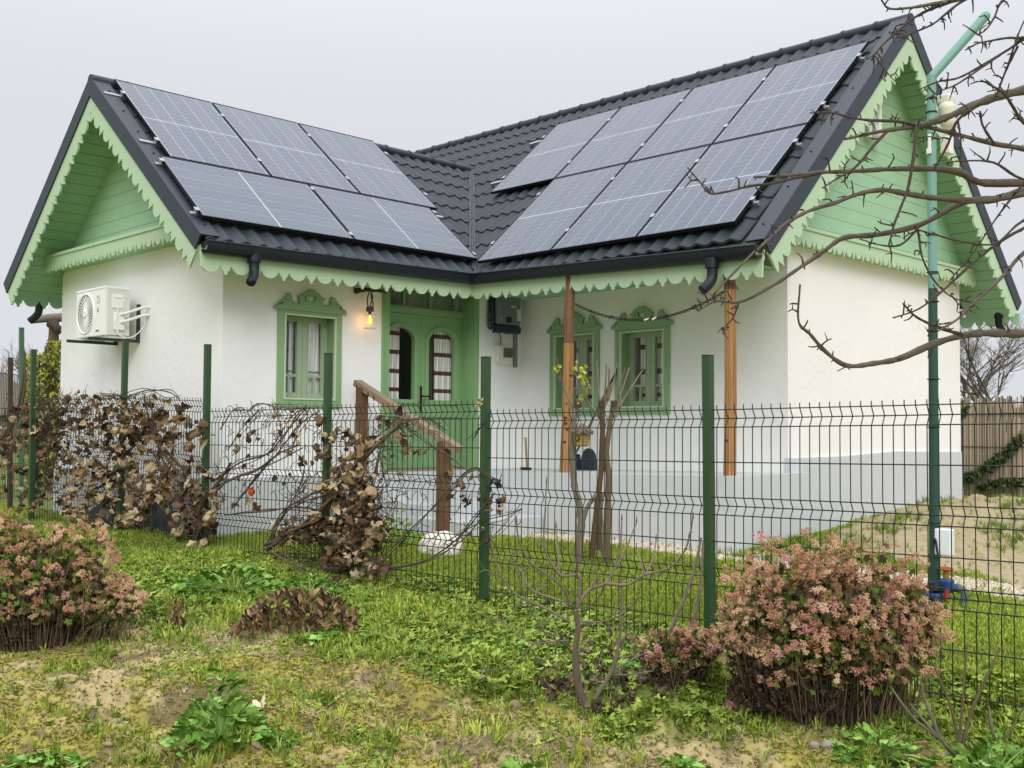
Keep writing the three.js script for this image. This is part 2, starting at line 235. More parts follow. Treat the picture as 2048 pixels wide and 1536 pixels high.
{
  const sl = slopeGroup(V(XR, YRL - .012, 2.93), V(0, 0, -1), dL); // x runs to -z
  const inL = w => { const s = w.z - oPL.z, t = w.clone().sub(oPL).dot(dL); return (s > .12 && s < 3.45 && t > .22 && t < 1.6) || (s > .3 && s < 3.5 && t > 1.6 && t < 2.62); };
  tiles(sl, 9, 30, null, w => w.z < vz(w.x) - .16 ? 2 : inL(w) ? 1 : 0, 150);
  const sr = slopeGroup(V(-6.4, YRR - .012, ZR), V(1, 0, 0), dR);
  const inR = w => { const s = w.x - oPR.x, t = w.clone().sub(oPR).dot(dR); return (s > .12 && s < 4.45 && t > .25 && t < 1.6) || (s > 1.3 && s < 4.45 && t > 1.55 && t < 3.2); };
  tiles(sr, 12, 51, null, w => (w.x < -.7 && w.z > vz(w.x < XR ? 2 * XR - w.x : w.x) + .2) ? 2 : inR(w) ? 1 : 0, 230);
  // back slopes, plain sheets under the sky
  const bk = (A, B, C, D) => { const g = new THREE.BufferGeometry(); g.setAttribute('position', new THREE.Float32BufferAttribute([A, B, C, A, C, D].flatMap(p => p.toArray()), 3)); g.computeVertexNormals(); return g; };
  const mat = M.tile.clone(); mat.side = THREE.DoubleSide;
  part('roof_sheet', bk(V(XR, YRL, 2.93), V(XB, 3.254, 2.93), V(XB, 3.254, -3.5), V(XR, YRL, -3.5)), mat, house);
  part('roof_sheet', bk(V(3.02, YRR, ZR), V(3.02, 3.129, ZB), V(-7.5, 3.129, ZB), V(-7.5, YRR, ZR)), mat, house);
  // under-boards so no light comes through the tiles
  const ub = (A, B, C, D) => bk(A, B, C, D).translate(0, -.05, 0); const dk = std(0x50604f, .9, { side: THREE.DoubleSide });
  part('roof_board', ub(V(XR, YRL, 2.9), V(-.72, yL(-.72), 2.9), V(-.72, yL(-.72), -.45), V(XR, YRL, -2.6)), dk, house);
  part('roof_board', ub(V(3.0, YRR, ZR), V(3.12, yR(-.33), -.33), V(-.72, yR(-.45), -.45), V(-7.5, YRR, ZR)), dk, house);
  // ridge caps
  const cap = (A, B, n) => { const L = A.distanceTo(B) / n, X = B.clone().sub(A).normalize(), h = grp('ridge', house); for (let i = 0; i < n; i++) { const P = A.clone().addScaledVector(X, i * L), Q = A.clone().addScaledVector(X, (i + 1) * L + .02); part('ridge_tile', [rod(P, Q, .066, 14, .072), rod(Q.clone().addScaledVector(X, -.03), Q, .079, 14)], M.metal, h); } return h; };
  cap(V(XR, YRL + .02, 3.0), V(XR, YRL - .005, -2.60), 14); cap(V(3.06, YRR - .005, ZR), V(-6.6, YRR - .005, ZR), 24);
  // valley cover
  part('valley_flashing', [beam(V(-3.06, yL(-3.06) + .035, vz(-3.06)), V(-.72, yL(-.72) + .03, vz(-.72)), .075, .03), rod(V(-3.06, yL(-3.06) + .05, vz(-3.06)), V(-.72, yL(-.72) + .045, vz(-.72)), .016, 6)], M.metal, house);
}
// ---- carved boards
const MOT = [[0, .86], [.08, .84], [.15, .75], [.21, .56], [.26, .3], [.295, .08], [.325, 0], [.345, .08], [.36, .32], [.375, .5], [.388, .42], [.4, .42], [.412, .6], [.425, .58], [.44, .66], [.46, .92], [.48, 1.03], [.5, 1.06]];
function carved(L, top, amp, per, phase = 0, depth = .02) { // board from x=0..L, top edge y=0, carved lower edge
  const f = []; const k0 = Math.floor(-phase) - 1, pts = [];
  for (let k = k0; k * per < L + per; k++) for (const side of [-1, 1]) { const m = side < 0 ? [...MOT].reverse() : MOT; for (const [u, v] of m) { const x = (k + phase + side * u) * per; if (x > .002 && x < L - .002 && (!f.length || x > f[f.length - 1][0] + 1e-4)) f.push([x, -top - v * amp]); } }
  const s = new THREE.Shape(); s.moveTo(0, 0); s.lineTo(0, f[0][1]); for (const p of f) s.lineTo(...p); s.lineTo(L, f[f.length - 1][1]); s.lineTo(L, 0); s.closePath();
  return new THREE.ExtrudeGeometry(s, { depth, bevelEnabled: false });
}
function place(g, A, B, up) { const x = B.clone().sub(A).normalize(), z = x.clone().cross(up).normalize(), y = z.clone().cross(x); return worldUV(g.applyMatrix4(new THREE.Matrix4().makeBasis(x, y, z).setPosition(A))); }
const upY = V(0, 1, 0);
const eL0 = V(-.70, 3.272, 2.945), eL1 = V(-.735, 3.318, -.453), eR1 = V(3.175, 3.18, -.30);
{
  const dn = (p, y, dx, dz) => V(p.x + dx, p.y + y, p.z + dz);
  // eave boards
  for (const [A, B, ox, oz] of [[eL0, eL1, -.02, 0], [eL1, eR1, 0, -.02]]) {
    const a = dn(A, -.135, ox, oz), b = dn(B, -.135, ox, oz), L = a.distanceTo(b);
    part('carved_eave_board', place(carved(L, .105, .076, .318, .3), a, b, upY), M.trim, house);
    part('eave_fascia', worldUV(beam(dn(A, -.105, ox, oz), dn(B, -.105, ox, oz), .03, .09)), M.trim, house);
  }
  // soffits and porch ceiling in boards
  const cl = grp('porch_ceiling', house); for (let i = 0; i < 11; i++) { const z = -.46 - i * .122; part('plank', worldUV(span(-.74, 2.56, 3.135, 3.155, z - .118, z)), M.soffit, cl); }
  const sf = grp('eave_soffit', house); for (let i = 0; i < 4; i++) { const x = -.76 - i * .122; part('plank', worldUV(span(x - .118, x, 3.135, 3.155, -1.7, 2.42)), M.soffit, sf); }
  // gutters: half-round troughs with beads and brackets
  for (const [A, B, off] of [[eL0, eL1, V(.05, -.035, 0)], [eL1, eR1, V(0, -.035, .05)]]) {
    const a = A.clone().add(off), b = B.clone().add(off); if (A === eL0) b.z += .02; else a.x += .02;
    const L = a.distanceTo(b), g = new THREE.CylinderGeometry(.07, .07, L, 14, 1, true, Math.PI / 2, Math.PI), x = b.clone().sub(a).normalize(), y0 = upY.clone().addScaledVector(x, -x.y).normalize();
    g.applyMatrix4(new THREE.Matrix4().makeRotationZ(Math.PI / 2)); // axis along x
    const zc = x.clone().cross(y0); const mt = new THREE.Matrix4().makeBasis(x, y0, zc).setPosition(a.clone().add(b).multiplyScalar(.5));
    const gm = M.gutter.clone(); gm.side = THREE.DoubleSide; const gr = grp('gutter', house);
    const cyli = []; const N = 10; // own trough so that the open side faces up
    const pos = [], idx = []; for (const s of [-L / 2, L / 2]) for (let i = 0; i <= N; i++) { const th = Math.PI * i / N; pos.push(s, -Math.sin(th) * .112, Math.cos(th) * .07); } for (let i = 0; i < N; i++) idx.push(i, i + 1, i + N + 1, i + 1, i + N + 2, i + N + 1);
    const tg = new THREE.BufferGeometry(); tg.setAttribute('position', new THREE.Float32BufferAttribute(pos, 3)); tg.setIndex(idx); tg.computeVertexNormals(); tg.applyMatrix4(mt); part('gutter_trough', tg, gm, gr);
    const zf = off.x ? V(.07, 0, 0) : V(0, 0, .07); part('gutter_rim', rod(a.clone().add(zf), b.clone().add(zf), .009, 8), M.metal, gr);
    for (let i = 0; i < 6; i++) { const q = a.clone().lerp(b, (i + .4) / 6).add(zf); part('gutter_bracket', box(.03, .022, .03, q.x, q.y, q.z), M.metal, gr); }
    for (const e of [a, b]) { const s = new THREE.CircleGeometry(.07, 14, Math.PI, Math.PI); s.rotateY(off.x ? 0 : Math.PI / 2).translate(e.x, e.y, e.z); part('gutter_end', s, gm, gr); }
  }
  // outlets with an elbow
  const spout = (P, dir) => { const a = P.clone(), b = V(P.x, P.y - .16, P.z), c = b.clone().addScaledVector(dir, .06).add(V(0, -.07, 0)), d = c.clone().addScaledVector(dir, .07).add(V(0, -.045, 0)); const gm = M.gutter.clone(); gm.side = THREE.DoubleSide; return part('rain_spout', [limb([a, b, c, d], .048, .046, 14, 4), rod(P.clone().add(V(0, .02, 0)), P.clone().add(V(0, -.07, 0)), .062, 14)], gm, house); };
  spout(V(-.655, 3.17, 2.42), V(.62, 0, .62)); spout(V(2.68, 3.07, -.25), V(-.2, 0, .8)); spout(V(XB - .03, 3.13, 2.55), V(-.6, 0, .6)); spout(V(2.95, 3.05, ZB), V(.3, 0, -.8));
  // back eave boards seen from inside under the verge
  part('carved_eave_board', place(carved(5.4, .07, .09, .318, .2), V(XB + .06, 3.17, -2.48), V(XB + .06, 3.17, 2.90), upY), M.soffit, house);
  part('carved_eave_board', place(carved(8, .07, .09, .318, .1), V(-4.8, 3.02, ZB), V(3.14, 3.02, ZB), upY), M.plank, house);
  // verges: dark metal cover, carved pale board under it
  const verge = (A, B, out, side) => { // A apex, B low end
    const dir = B.clone().sub(A).normalize(), nrm = out.clone().cross(dir); if (nrm.y < 0) nrm.negate();
    const g = grp('verge', house), in_ = out.clone().multiplyScalar(-1);
    const o1 = nrm.clone().multiplyScalar(-.045).addScaledVector(out, .03);
    part('metal_cover', [beam(A.clone().add(o1), B.clone().add(o1), .02, .15, nrm)], M.metal, g);
    const o2 = nrm.clone().multiplyScalar(.036).addScaledVector(in_, .055); part('metal_cover', [beam(A.clone().add(o2), B.clone().add(o2), .19, .02, nrm)], M.metal, g);
    const n = 7; for (let i = 0; i < n; i++) { const q = A.clone().lerp(B, (i + .6) / n).add(o2).addScaledVector(nrm, .014).addScaledVector(in_, .02); part('screw', new THREE.SphereGeometry(.011, 6, 4).translate(q.x, q.y, q.z), M.gutter, g); }
    const L = A.distanceTo(B), s0 = nrm.clone().multiplyScalar(-.10).addScaledVector(out, .012), P = A.clone().add(s0), Q = B.clone().add(s0);
    const xl = Q.clone().sub(P).normalize(), zl = xl.clone().cross(nrm);
    const geo = carved(L, .15, .085, .30, .42, .022); part('carved_verge_board', place(zl.dot(out) > 0 ? geo.translate(0, 0, -.011) : geo.translate(0, 0, -.011), P, Q, nrm), M.trim, g);
  };
  verge(V(XR, YRL + .005, 2.965), V(-.672, 3.262, 2.945), V(0, 0, 1)); verge(V(XR, YRL + .005, 2.965), V(XB, 3.254, 2.945), V(0, 0, 1));
  verge(V(3.01, YRR + .005, ZR), V(3.175, 3.172, -.293), V(1, 0, 0)); verge(V(3.01, YRR + .005, ZR), V(3.175, 3.129, ZB), V(1, 0, 0));
  // soffit boards under the verges and eaves, running with the ridge
  const sofb = (A, B, len, axis, hide) => { const g = grp('verge_soffit', house), dir = B.clone().sub(A), n = Math.round(dir.length() / .146); dir.normalize(); const st = A.distanceTo(B) / n; for (let i = 0; i < n; i++) { const c = A.clone().addScaledVector(dir, (i + .5) * st), nn = axis.clone().cross(dir).normalize(); const m = new THREE.Matrix4().makeBasis(axis, nn, dir).setPosition(c.addScaledVector(axis, -len / 2)); const q = box(len, .018, st - .007); if (m.determinant() < 0) q.scale(1, -1, 1); part('plank', worldUV(q.applyMatrix4(m)), M.soffit, g); } };
  const e = .135; sofb(V(XR, YRL - e - .03, 2.955), V(XB, 3.254 - e, 2.925), .62, V(0, 0, 1)); sofb(V(XR, YRL - e - .03, 2.955), V(-.76, yL(-.76) - e, 2.925), .60, V(0, 0, 1));
  sofb(V(2.985, YRR - e - .03, ZR), V(3.1, 3.129 - e, ZB), .55, V(1, 0, 0)); sofb(V(2.985, YRR - e - .03, ZR), V(3.1, yR(-.36) - e, -.36), .5, V(1, 0, 0));
  // gable boarding: planks cut to the slope
  const gable = (Mx, x0, x1, xr, y0, yr, sl, sr) => { const g = grp('gable', house); for (let y = y0, i = 0; y < yr - .06; y += .146, i++) { const y1 = Math.min(y + .139, yr - .02), L = yy => Math.max(x0, xr - (yr - yy) / sl), Rr = yy => Math.min(x1, xr + (yr - yy) / sr); const cut = i % 3 === 0 ? [lerp(L(y), Rr(y), .52)] : []; const xs = [null, ...cut, null]; for (let k = 0; k < xs.length - 1; k++) { const a0 = xs[k] ?? L(y), a1 = xs[k] ?? L(y1), b0 = (xs[k + 1] ?? Rr(y) + .002) - .002, b1 = (xs[k + 1] ?? Rr(y1) + .002) - .002; const s = new THREE.Shape([[a0, y], [b0, y], [b1, y1], [a1, y1]].map(p => new THREE.Vector2(...p))); part('plank', worldUV(new THREE.ExtrudeGeometry(s, { depth: .024, bevelEnabled: true, bevelSize: .003, bevelThickness: .003, bevelSegments: 1 }).applyMatrix4(Mx)), M.plank, g); } } return g; };
  gable(MG, .02, 5, XR - (XB + .42), 3.6, YRL - .15, .817, .817); gable(MR, .0, 5, -1.5 - ZR, 3.60, YRR - .15, tR, (YRR - 3.129) / (ZR - ZB));
  // cornice ledges with a carved valance
  part('cornice', worldUV(span(-5.0, -1.24, 3.565, 3.6, WZ - .02, 2.715)), M.trim, house); part('carved_valance', place(carved(3.8, .10, .075, .21, .1), V(-5.02, 3.565, 2.68), V(-1.22, 3.565, 2.68), upY), M.trim, house);
  part('cornice', worldUV(span(GX - .02, 2.88, 3.5, 3.535, -5.52, -.86)), M.trim, house); part('carved_valance', place(carved(4.8, .10, .075, .2, .1), V(2.845, 3.5, -.80), V(2.845, 3.5, -5.55), upY), M.trim, house);
  part('cornice_underside', [span(-5.0, -1.22, 3.44, 3.46, WZ, 2.67)], M.plank, house); part('cornice_underside', [span(GX, 2.835, 3.375, 3.395, -5.5, -.9)], M.plank, house);
}
// ---- windows and door (u to the right, v up, w out of the wall)
const stripe = (bands, base, band, n) => tex(64, 256, (u, v) => { const f = .82 + .22 * Math.sin(u * 40 + Math.sin(v * 6)) * .5 + .1 * fbm(u * 20, v * 4, 2); for (const [a, b] of bands) if (v > a && v < b) { const w = .75 + .4 * vn(u * 26, v * 90); return band.map(c => c * w); } return base.map(c => c * f); }, true);
const curtA = std(0xffffff, .95, { map: stripe([[.12, .17], [.35, .405], [.59, .645], [.83, .885]], [.97, .96, .93], [.35, .22, .2]), side: THREE.DoubleSide });
const curtB = std(0xffffff, .95, { map: stripe([[.12, .17], [.42, .49], [.75, .82]], [.95, .94, .9], [.30, .28, .25]), side: THREE.DoubleSide });
const curtC = std(0xffffff, .95, { map: stripe([[.3, .33]], [.96, .96, .95], [.55, .54, .52]), side: THREE.DoubleSide });
function drape(x0, x1, y0, y1, z, n = 24, amp = .018) { const g = new THREE.PlaneGeometry(x1 - x0, y1 - y0, n, 4).translate((x0 + x1) / 2, (y0 + y1) / 2, z), p = g.attributes.position; for (let i = 0; i < p.count; i++) { const x = p.getX(i); p.setZ(i, p.getZ(i) + amp * Math.sin(x * 75 + p.getY(i)) + amp * .5 * Math.sin(x * 31)); } g.computeVertexNormals(); return g; }
function crest(w) { // carved top with a heart between two scrolls
  const W = w.x1 - w.x0 + .09, s = new THREE.Shape(), P = (x, y) => [x * W, y];
  const half = [[.5, .0], [.5, .03], [.47, .05], [.445, .045], [.43, .08], [.39, .105], [.345, .145], [.335, .165], [.30, .172], [.285, .15], [.272, .135], [.285, .115], [.27, .085], [.22, .08], [.185, .062], [.16, .085], [.165, .13], [.185, .148], [.17, .158], [.145, .15], [.125, .178], [.09, .2], [.06, .205], [.04, .225], [0, .228]];
  s.moveTo(...P(-.5, 0)); for (const [x, y] of half) s.lineTo(...P(-x, y)); for (const [x, y] of [...half].reverse().slice(1)) s.lineTo(...P(x, y)); s.closePath();
  const ht = new THREE.Path(), hx = .052 * W / .87, c = .135; ht.moveTo(0, c - .045); ht.bezierCurveTo(-hx * 1.6, c, -hx, c + .055, 0, c + .02); ht.bezierCurveTo(hx, c + .055, hx * 1.6, c, 0, c - .045); s.holes.push(ht);
  for (const k of [-1, 1]) { const q = new THREE.Path(); q.moveTo(k * .078 * W, c - .045); q.quadraticCurveTo(k * .128 * W, c, k * .078 * W, c + .045); q.quadraticCurveTo(k * .102 * W, c, k * .078 * W, c - .045); s.holes.push(q); const e = new THREE.Path(); e.absellipse(k * .36 * W, .10, .012, .010, 0, Math.PI * 2); s.holes.push(e); const f = new THREE.Path(); f.moveTo(k * .40 * W, .055); f.lineTo(k * .45 * W, .042); f.lineTo(k * .40 * W, .075); f.closePath(); s.holes.push(f); }
  return new THREE.ExtrudeGeometry(s, { depth: .026, bevelEnabled: true, bevelSize: .004, bevelThickness: .004, bevelSegments: 1 }).translate((w.x0 + w.x1) / 2, w.y1 - .035, .012);
}
function windowUnit(w, Mx, curt, layout) {
  const g = grp('window', house), ap = q => worldUV((Array.isArray(q) ? merge(q) : q).applyMatrix4(Mx)), c = .078, D = -.13;
  const { x0, x1, y0, y1 } = w, i0 = x0 + c, i1 = x1 - c, j0 = y0 + c, j1 = y1 - c, xm = (i0 + i1) / 2;
  part('casing', ap([span(x0, i0, y0, y1, -.01, .028)]), M.frame, g); part('casing', ap([span(i1, x1, y0, y1, -.01, .028)]), M.frame, g); part('casing', ap([span(i0 - .001, i1 + .001, y0 + .002, j0, -.01, .026)]), M.frame, g); part('casing', ap([span(i0 - .001, i1 + .001, j1, y1 - .002, -.01, .026)]), M.frame, g);
  part('lip', ap([span(i0 - .004, i0 + .012, j0 + .012, j1 - .012, .005, .034), span(i1 - .012, i1 + .004, j0 + .012, j1 - .012, .005, .034), span(i0 - .004, i1 + .004, j0 - .004, j0 + .012, .005, .035), span(i0 - .004, i1 + .004, j1 - .012, j1 + .004, .005, .035)]), M.lip, g);
  part('reveal', ap([span(i0 - .02, i0 + .002, j0, j1, D - .06, .0), span(i1 - .002, i1 + .02, j0, j1, D - .06, .0), span(i0, i1, j1 - .002, j1 + .02, D - .06, .0), span(i0, i1, j0 - .02, j0 + .002, D - .06, .0)]), M.frame, g);
  part('crest', ap(crest(w)), M.frame, g);
  for (const [a, b] of [[i0 + .003, xm - .002], [xm + .002, i1 - .003]]) {
    const s = .062, h = j0 + .003, k = j1 - .003, mu = h + s + (k - h) * .20, vm = (a + b) / 2;
    part('sash', ap([span(a, a + s, h, k, D - .04, D), span(b - s, b, h, k, D - .04, D), span(a + s, b - s, k - s * .9, k, D - .038, D - .002), span(a + s, b - s, h, h + s * 1.15, D - .038, D - .002), span(a + s - .006, a + s + .006, h + s, k - s, D - .03, D + .008), span(b - s - .006, b - s + .006, h + s, k - s, D - .03, D + .008)]), M.sash, g);
    part('muntin', ap([span(a + s, b - s, mu, mu + .028, D - .03, D - .006), span(vm - .013, vm + .013, h + s * 1.15, mu, D - .03, D - .006)]), M.sash, g);
    for (const [p, q, r0, r1] of [[a + s, b - s, mu + .028, k - s * .9], [a + s, vm - .013, h + s * 1.15, mu], [vm + .013, b - s, h + s * 1.15, mu]]) part('pane', new THREE.BoxGeometry(q - p, r1 - r0, .004).translate((p + q) / 2, (r0 + r1) / 2, D - .02).applyMatrix4(Mx), M.pane, g);
  }
  for (const [p, q] of layout) part('curtain', drape(lerp(i0, i1, p), lerp(i0, i1, q), j0 + .02, j1 + .02, D - .065, 24, .01).applyMatrix4(Mx), curt, g);
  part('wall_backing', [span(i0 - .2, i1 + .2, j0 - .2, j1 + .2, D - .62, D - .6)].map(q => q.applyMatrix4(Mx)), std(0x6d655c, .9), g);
  return g;
}
windowUnit(W1, ML, curtC, [[.04, .24], [.30, .40], [.60, .9]]).userData.label = 'window of the left wing beside the lamp';
windowUnit(W2, MP, curtB, [[.22, .46], [.56, .95]]).userData.label = 'porch window behind the left log post'; windowUnit(W3, MP, curtB, [[.16, .44], [.58, .95]]).userData.label = 'porch window between the two log posts';
{ // double door with arched glass in a deep frame
  const g = grp('door', house), ap = q => worldUV((Array.isArray(q) ? merge(q) : q).applyMatrix4(ML)), { x0, x1, y0, y1 } = DO, D = -.19, i0 = x0 + .09, i1 = x1 - .08, TY = 2.86;
  part('casing', ap([span(x0, i0, y0, y1, -.01, .03), span(x0 + .02, x0 + .035, y0, y1, .028, .04)]), M.door, g); part('casing', ap([span(i1, x1, y0, y1, -.01, .03)]), M.door, g);
  part('reveal', ap([span(i0 - .02, i0 + .01, y0, y1, D - .05, 0)]), M.door, g); part('reveal', ap([span(i1 - .01, i1 + .02, y0, y1, D - .05, 0), span(i1 - .018, i1 - .008, y0, y1, -.10, -.075), span(i1 - .018, i1 - .008, y0, y1, -.05, -.03)]), M.door, g);
  part('transom_bar', ap([span(i0, i1, TY, TY + .085, D - .05, D + .02), span(i0, i1, TY + .02, TY + .065, D + .02, D + .035)]), M.door, g);
  part('transom_light', new THREE.BoxGeometry(i1 - i0, y1 - TY - .1, .004).translate((i0 + i1) / 2, (y1 + TY + .085) / 2, D - .02).applyMatrix4(ML), M.pane, g);
  for (const q of [.36, .76]) part('transom_mullion', ap([span(i0 + q, i0 + q + .035, TY + .08, y1, D - .04, D)]), M.door, g);
  part('curtain', drape(i0 + .02, i1 - .05, TY + .04, y1, D - .14).applyMatrix4(ML), std(0x9aa08f, .95, { side: THREE.DoubleSide }), g);
  part('threshold', ap([span(x0, x1, y0 - .03, y0 + .015, D - .05, .06)]), M.rail, g);
  const xm = (i0 + i1) / 2; let n = 0;
  for (const [a, b] of [[i0 + .012, xm - .002], [xm + .002, i1 - .012]]) {
    const GY0 = 1.87, yT = TY - .003, s = .105, ga = a + s, gb = b - s, gw = gb - ga, sp = 2.56, sh = new THREE.Shape([[a, GY0 - .14], [b, GY0 - .14], [b, yT], [a, yT]].map(p => new THREE.Vector2(...p)));
    const arch = (o, k = 0) => { const q = new THREE.Path(); q.moveTo(ga - o, GY0 - o); q.lineTo(gb + o, GY0 - o); q.lineTo(gb + o, sp); q.bezierCurveTo(gb + o - gw * .02, sp + .07, gb + o - gw * .24, sp + .135 + o, (ga + gb) / 2, sp + .135 + o); q.bezierCurveTo(ga - o + gw * .24, sp + .135 + o, ga - o + gw * .02, sp + .07, ga - o, sp); q.closePath(); return q; };
    sh.holes.push(arch(0)); const leaf = grp('door_leaf', house);
    part('upper_frame', ap(new THREE.ExtrudeGeometry(sh, { depth: .045, bevelEnabled: false }).translate(0, 0, D - .045)), M.door, leaf);
    const mo = new THREE.Shape(arch(.045).getPoints(10)); mo.holes.push(new THREE.Path(arch(.006).getPoints(10))); part('glazing_bead', ap(new THREE.ExtrudeGeometry(mo, { depth: .016, bevelEnabled: true, bevelSize: .006, bevelThickness: .008, bevelSegments: 2 }).translate(0, 0, D)), M.door, leaf);
    part('pane', new THREE.ShapeGeometry(new THREE.Shape(arch(.004).getPoints(10))).translate(0, 0, D - .025).applyMatrix4(ML), M.pane, leaf);
    part('rail', ap([span(a, b, GY0 - .20, GY0 - .14, D - .045, D + .012)]), M.door, leaf);
    part('lower_panel', ap([span(a, b, y0 + .015, GY0 - .20, D - .045, D - .02)]), M.door, leaf);
    const nb = 7, bw = (b - a - .02) / nb; for (let k = 0; k < nb; k++) part('board', ap(box(bw - .009, GY0 - .24 - y0 - .06, .03, a + .01 + (k + .5) * bw, (GY0 - .22 + y0 + .09) / 2, D - .012)), M.door, leaf);
    part('rail', ap([span(a, b, y0 + .02, y0 + .10, D - .04, D + .014), span(a, b, y0 + .24, y0 + .30, D - .04, D + .012)]), M.door, leaf);
    const left = n++ === 0; part('curtain', drape(left ? ga - .02 : ga + gw * .36, left ? ga + gw * .60 : gb + .02, GY0 - .02, sp + .2, D - .07, 24, .01).applyMatrix4(ML), curtA, leaf);
    if (!left) part('dark_drape', drape(ga - .02, ga + gw * .34, GY0 - .02, sp + .2, D - .09, 20, .01).applyMatrix4(ML), std(0x4a433c, .95, { side: THREE.DoubleSide }), leaf);
  }
  part('handle', ap([rbox(.028, .30, .014, .006, xm - .045 + .035, 1.88, D + .02), rbox(.02, .02, .05, .006, xm - .01, 1.91, D + .045), rbox(.10, .018, .016, .006, xm + .035, 1.91, D + .07)]), std(0x3a2f26, .4, { metalness: .6 }), g);
}
// porch posts: peeled logs
function logPost(name, label, A, B, r0, r1, dark) { const g = thing(name, label, 'post', A, 'log posts of the porch'), b = B.clone().sub(A), n = V(0, 0, 0), pts = [0, .3, .6, 1].map((t, i) => n.clone().lerp(b, t).add(V(i % 3 ? .012 : 0, 0, 0))); const k = dark; const cut = pts[0].clone().lerp(b, k); part('log', limb([n, b.clone().multiplyScalar(k * .5).add(V(.008, 0, 0)), cut], r0, lerp(r0, r1, k), 14, 5, .05), M.log, g); part('bark_log', limb([cut.clone().addScaledVector(b, -.004), b.clone().multiplyScalar((k + 1) / 2).add(V(-.006, 0, 0)), b], lerp(r0, r1, k) * 1.06, r1, 14, 5, .06), M.logDark, g); const tc = CAM.clone().sub(A).setY(0).normalize(); for (let i = 0; i < 7; i++) { const t = rr(.06, .9), q = b.clone().multiplyScalar(t).addScaledVector(tc, lerp(r0, r1, t) * .86).add(V(rr(-.03, .03), 0, rr(-.03, .03))); part('knot', new THREE.SphereGeometry(.016, 8, 6).scale(1, .8, 1).translate(q.x, q.y, q.z), M.barkDark, g); } return g; }
logPost('porch_post', 'peeled log post standing at the left end of the porch, darker at its top', V(.70, floorY(.7), -.47), V(.80, 3.14, -.43), .062, .05, .66);
logPost('porch_post', 'peeled log post at the right end of the porch under the rain spout', V(2.72, floorY(2.72), -.47), V(2.76, 3.10, -.42), .058, .05, .86);

// ------------------------------------------------------------------ solar panels
const cellMats = [0x46515f, 0x434e61, 0x4b5463].map(c => new THREE.MeshPhysicalMaterial({ color: c, roughness: .4, specularIntensity: .4, clearcoat: .6, clearcoatRoughness: .08, ior: 1.5 }));
const backMat = new THREE.MeshPhysicalMaterial({ color: 0xb6bcc4, roughness: .4, specularIntensity: .4, clearcoat: .6, clearcoatRoughness: .1 }), pFrame = std(0x24282e, .4, { metalness: .5 });
const PW = 1.134, PH = 1.722, cw = (PW - .045) / 6, ch = (PH - .06) / 18, cellG = box(cw - .0075, .002, ch - .003);
function panel(label, O, ux, dz, w, land) { // O: top left corner of the top face; ux along the row, dz down the slope
  const g = thing('solar_panel', label, 'solar panel', O), n = dz.clone().cross(ux).normalize(); let X = ux, Z = dz; if (land) { X = dz; Z = ux.clone(); }
  const nn = Z.clone().cross(X).normalize(), flip = nn.dot(n) < 0; if (flip) X = X.clone().negate(); g.quaternion.setFromRotationMatrix(new THREE.Matrix4().makeBasis(X, Z.clone().cross(X).normalize(), Z));
  const W = land ? PW : w, x0 = flip ? -W : 0, k = W / PW, H = land ? w : PH, kz = H / PH;
  part('backsheet', box(W - .02, .006, H - .02, x0 + W / 2, -.010, H / 2), backMat, g);
  part('frame', [box(W, .035, .011, x0 + W / 2, -.0175, .0055), box(W, .035, .011, x0 + W / 2, -.0175, H - .0055), box(.011, .034, H - .022, x0 + .0055, -.0175, H / 2), box(.011, .034, H - .022, x0 + W - .0055, -.0175, H / 2)], pFrame, g);
  for (let c = 0; c < 6; c++) for (let r = 0; r < 18; r++) { const m = part('cell', cellG, cellMats[(c * 5 + r * 3) % 3], g); m.position.set(x0 + (.0225 + (c + .5) * cw) * k, -.0068, (.022 + (r + .5) * ch + (r > 8 ? .014 : 0)) * kz); m.scale.set(k, 1, kz); }
  return g;
}
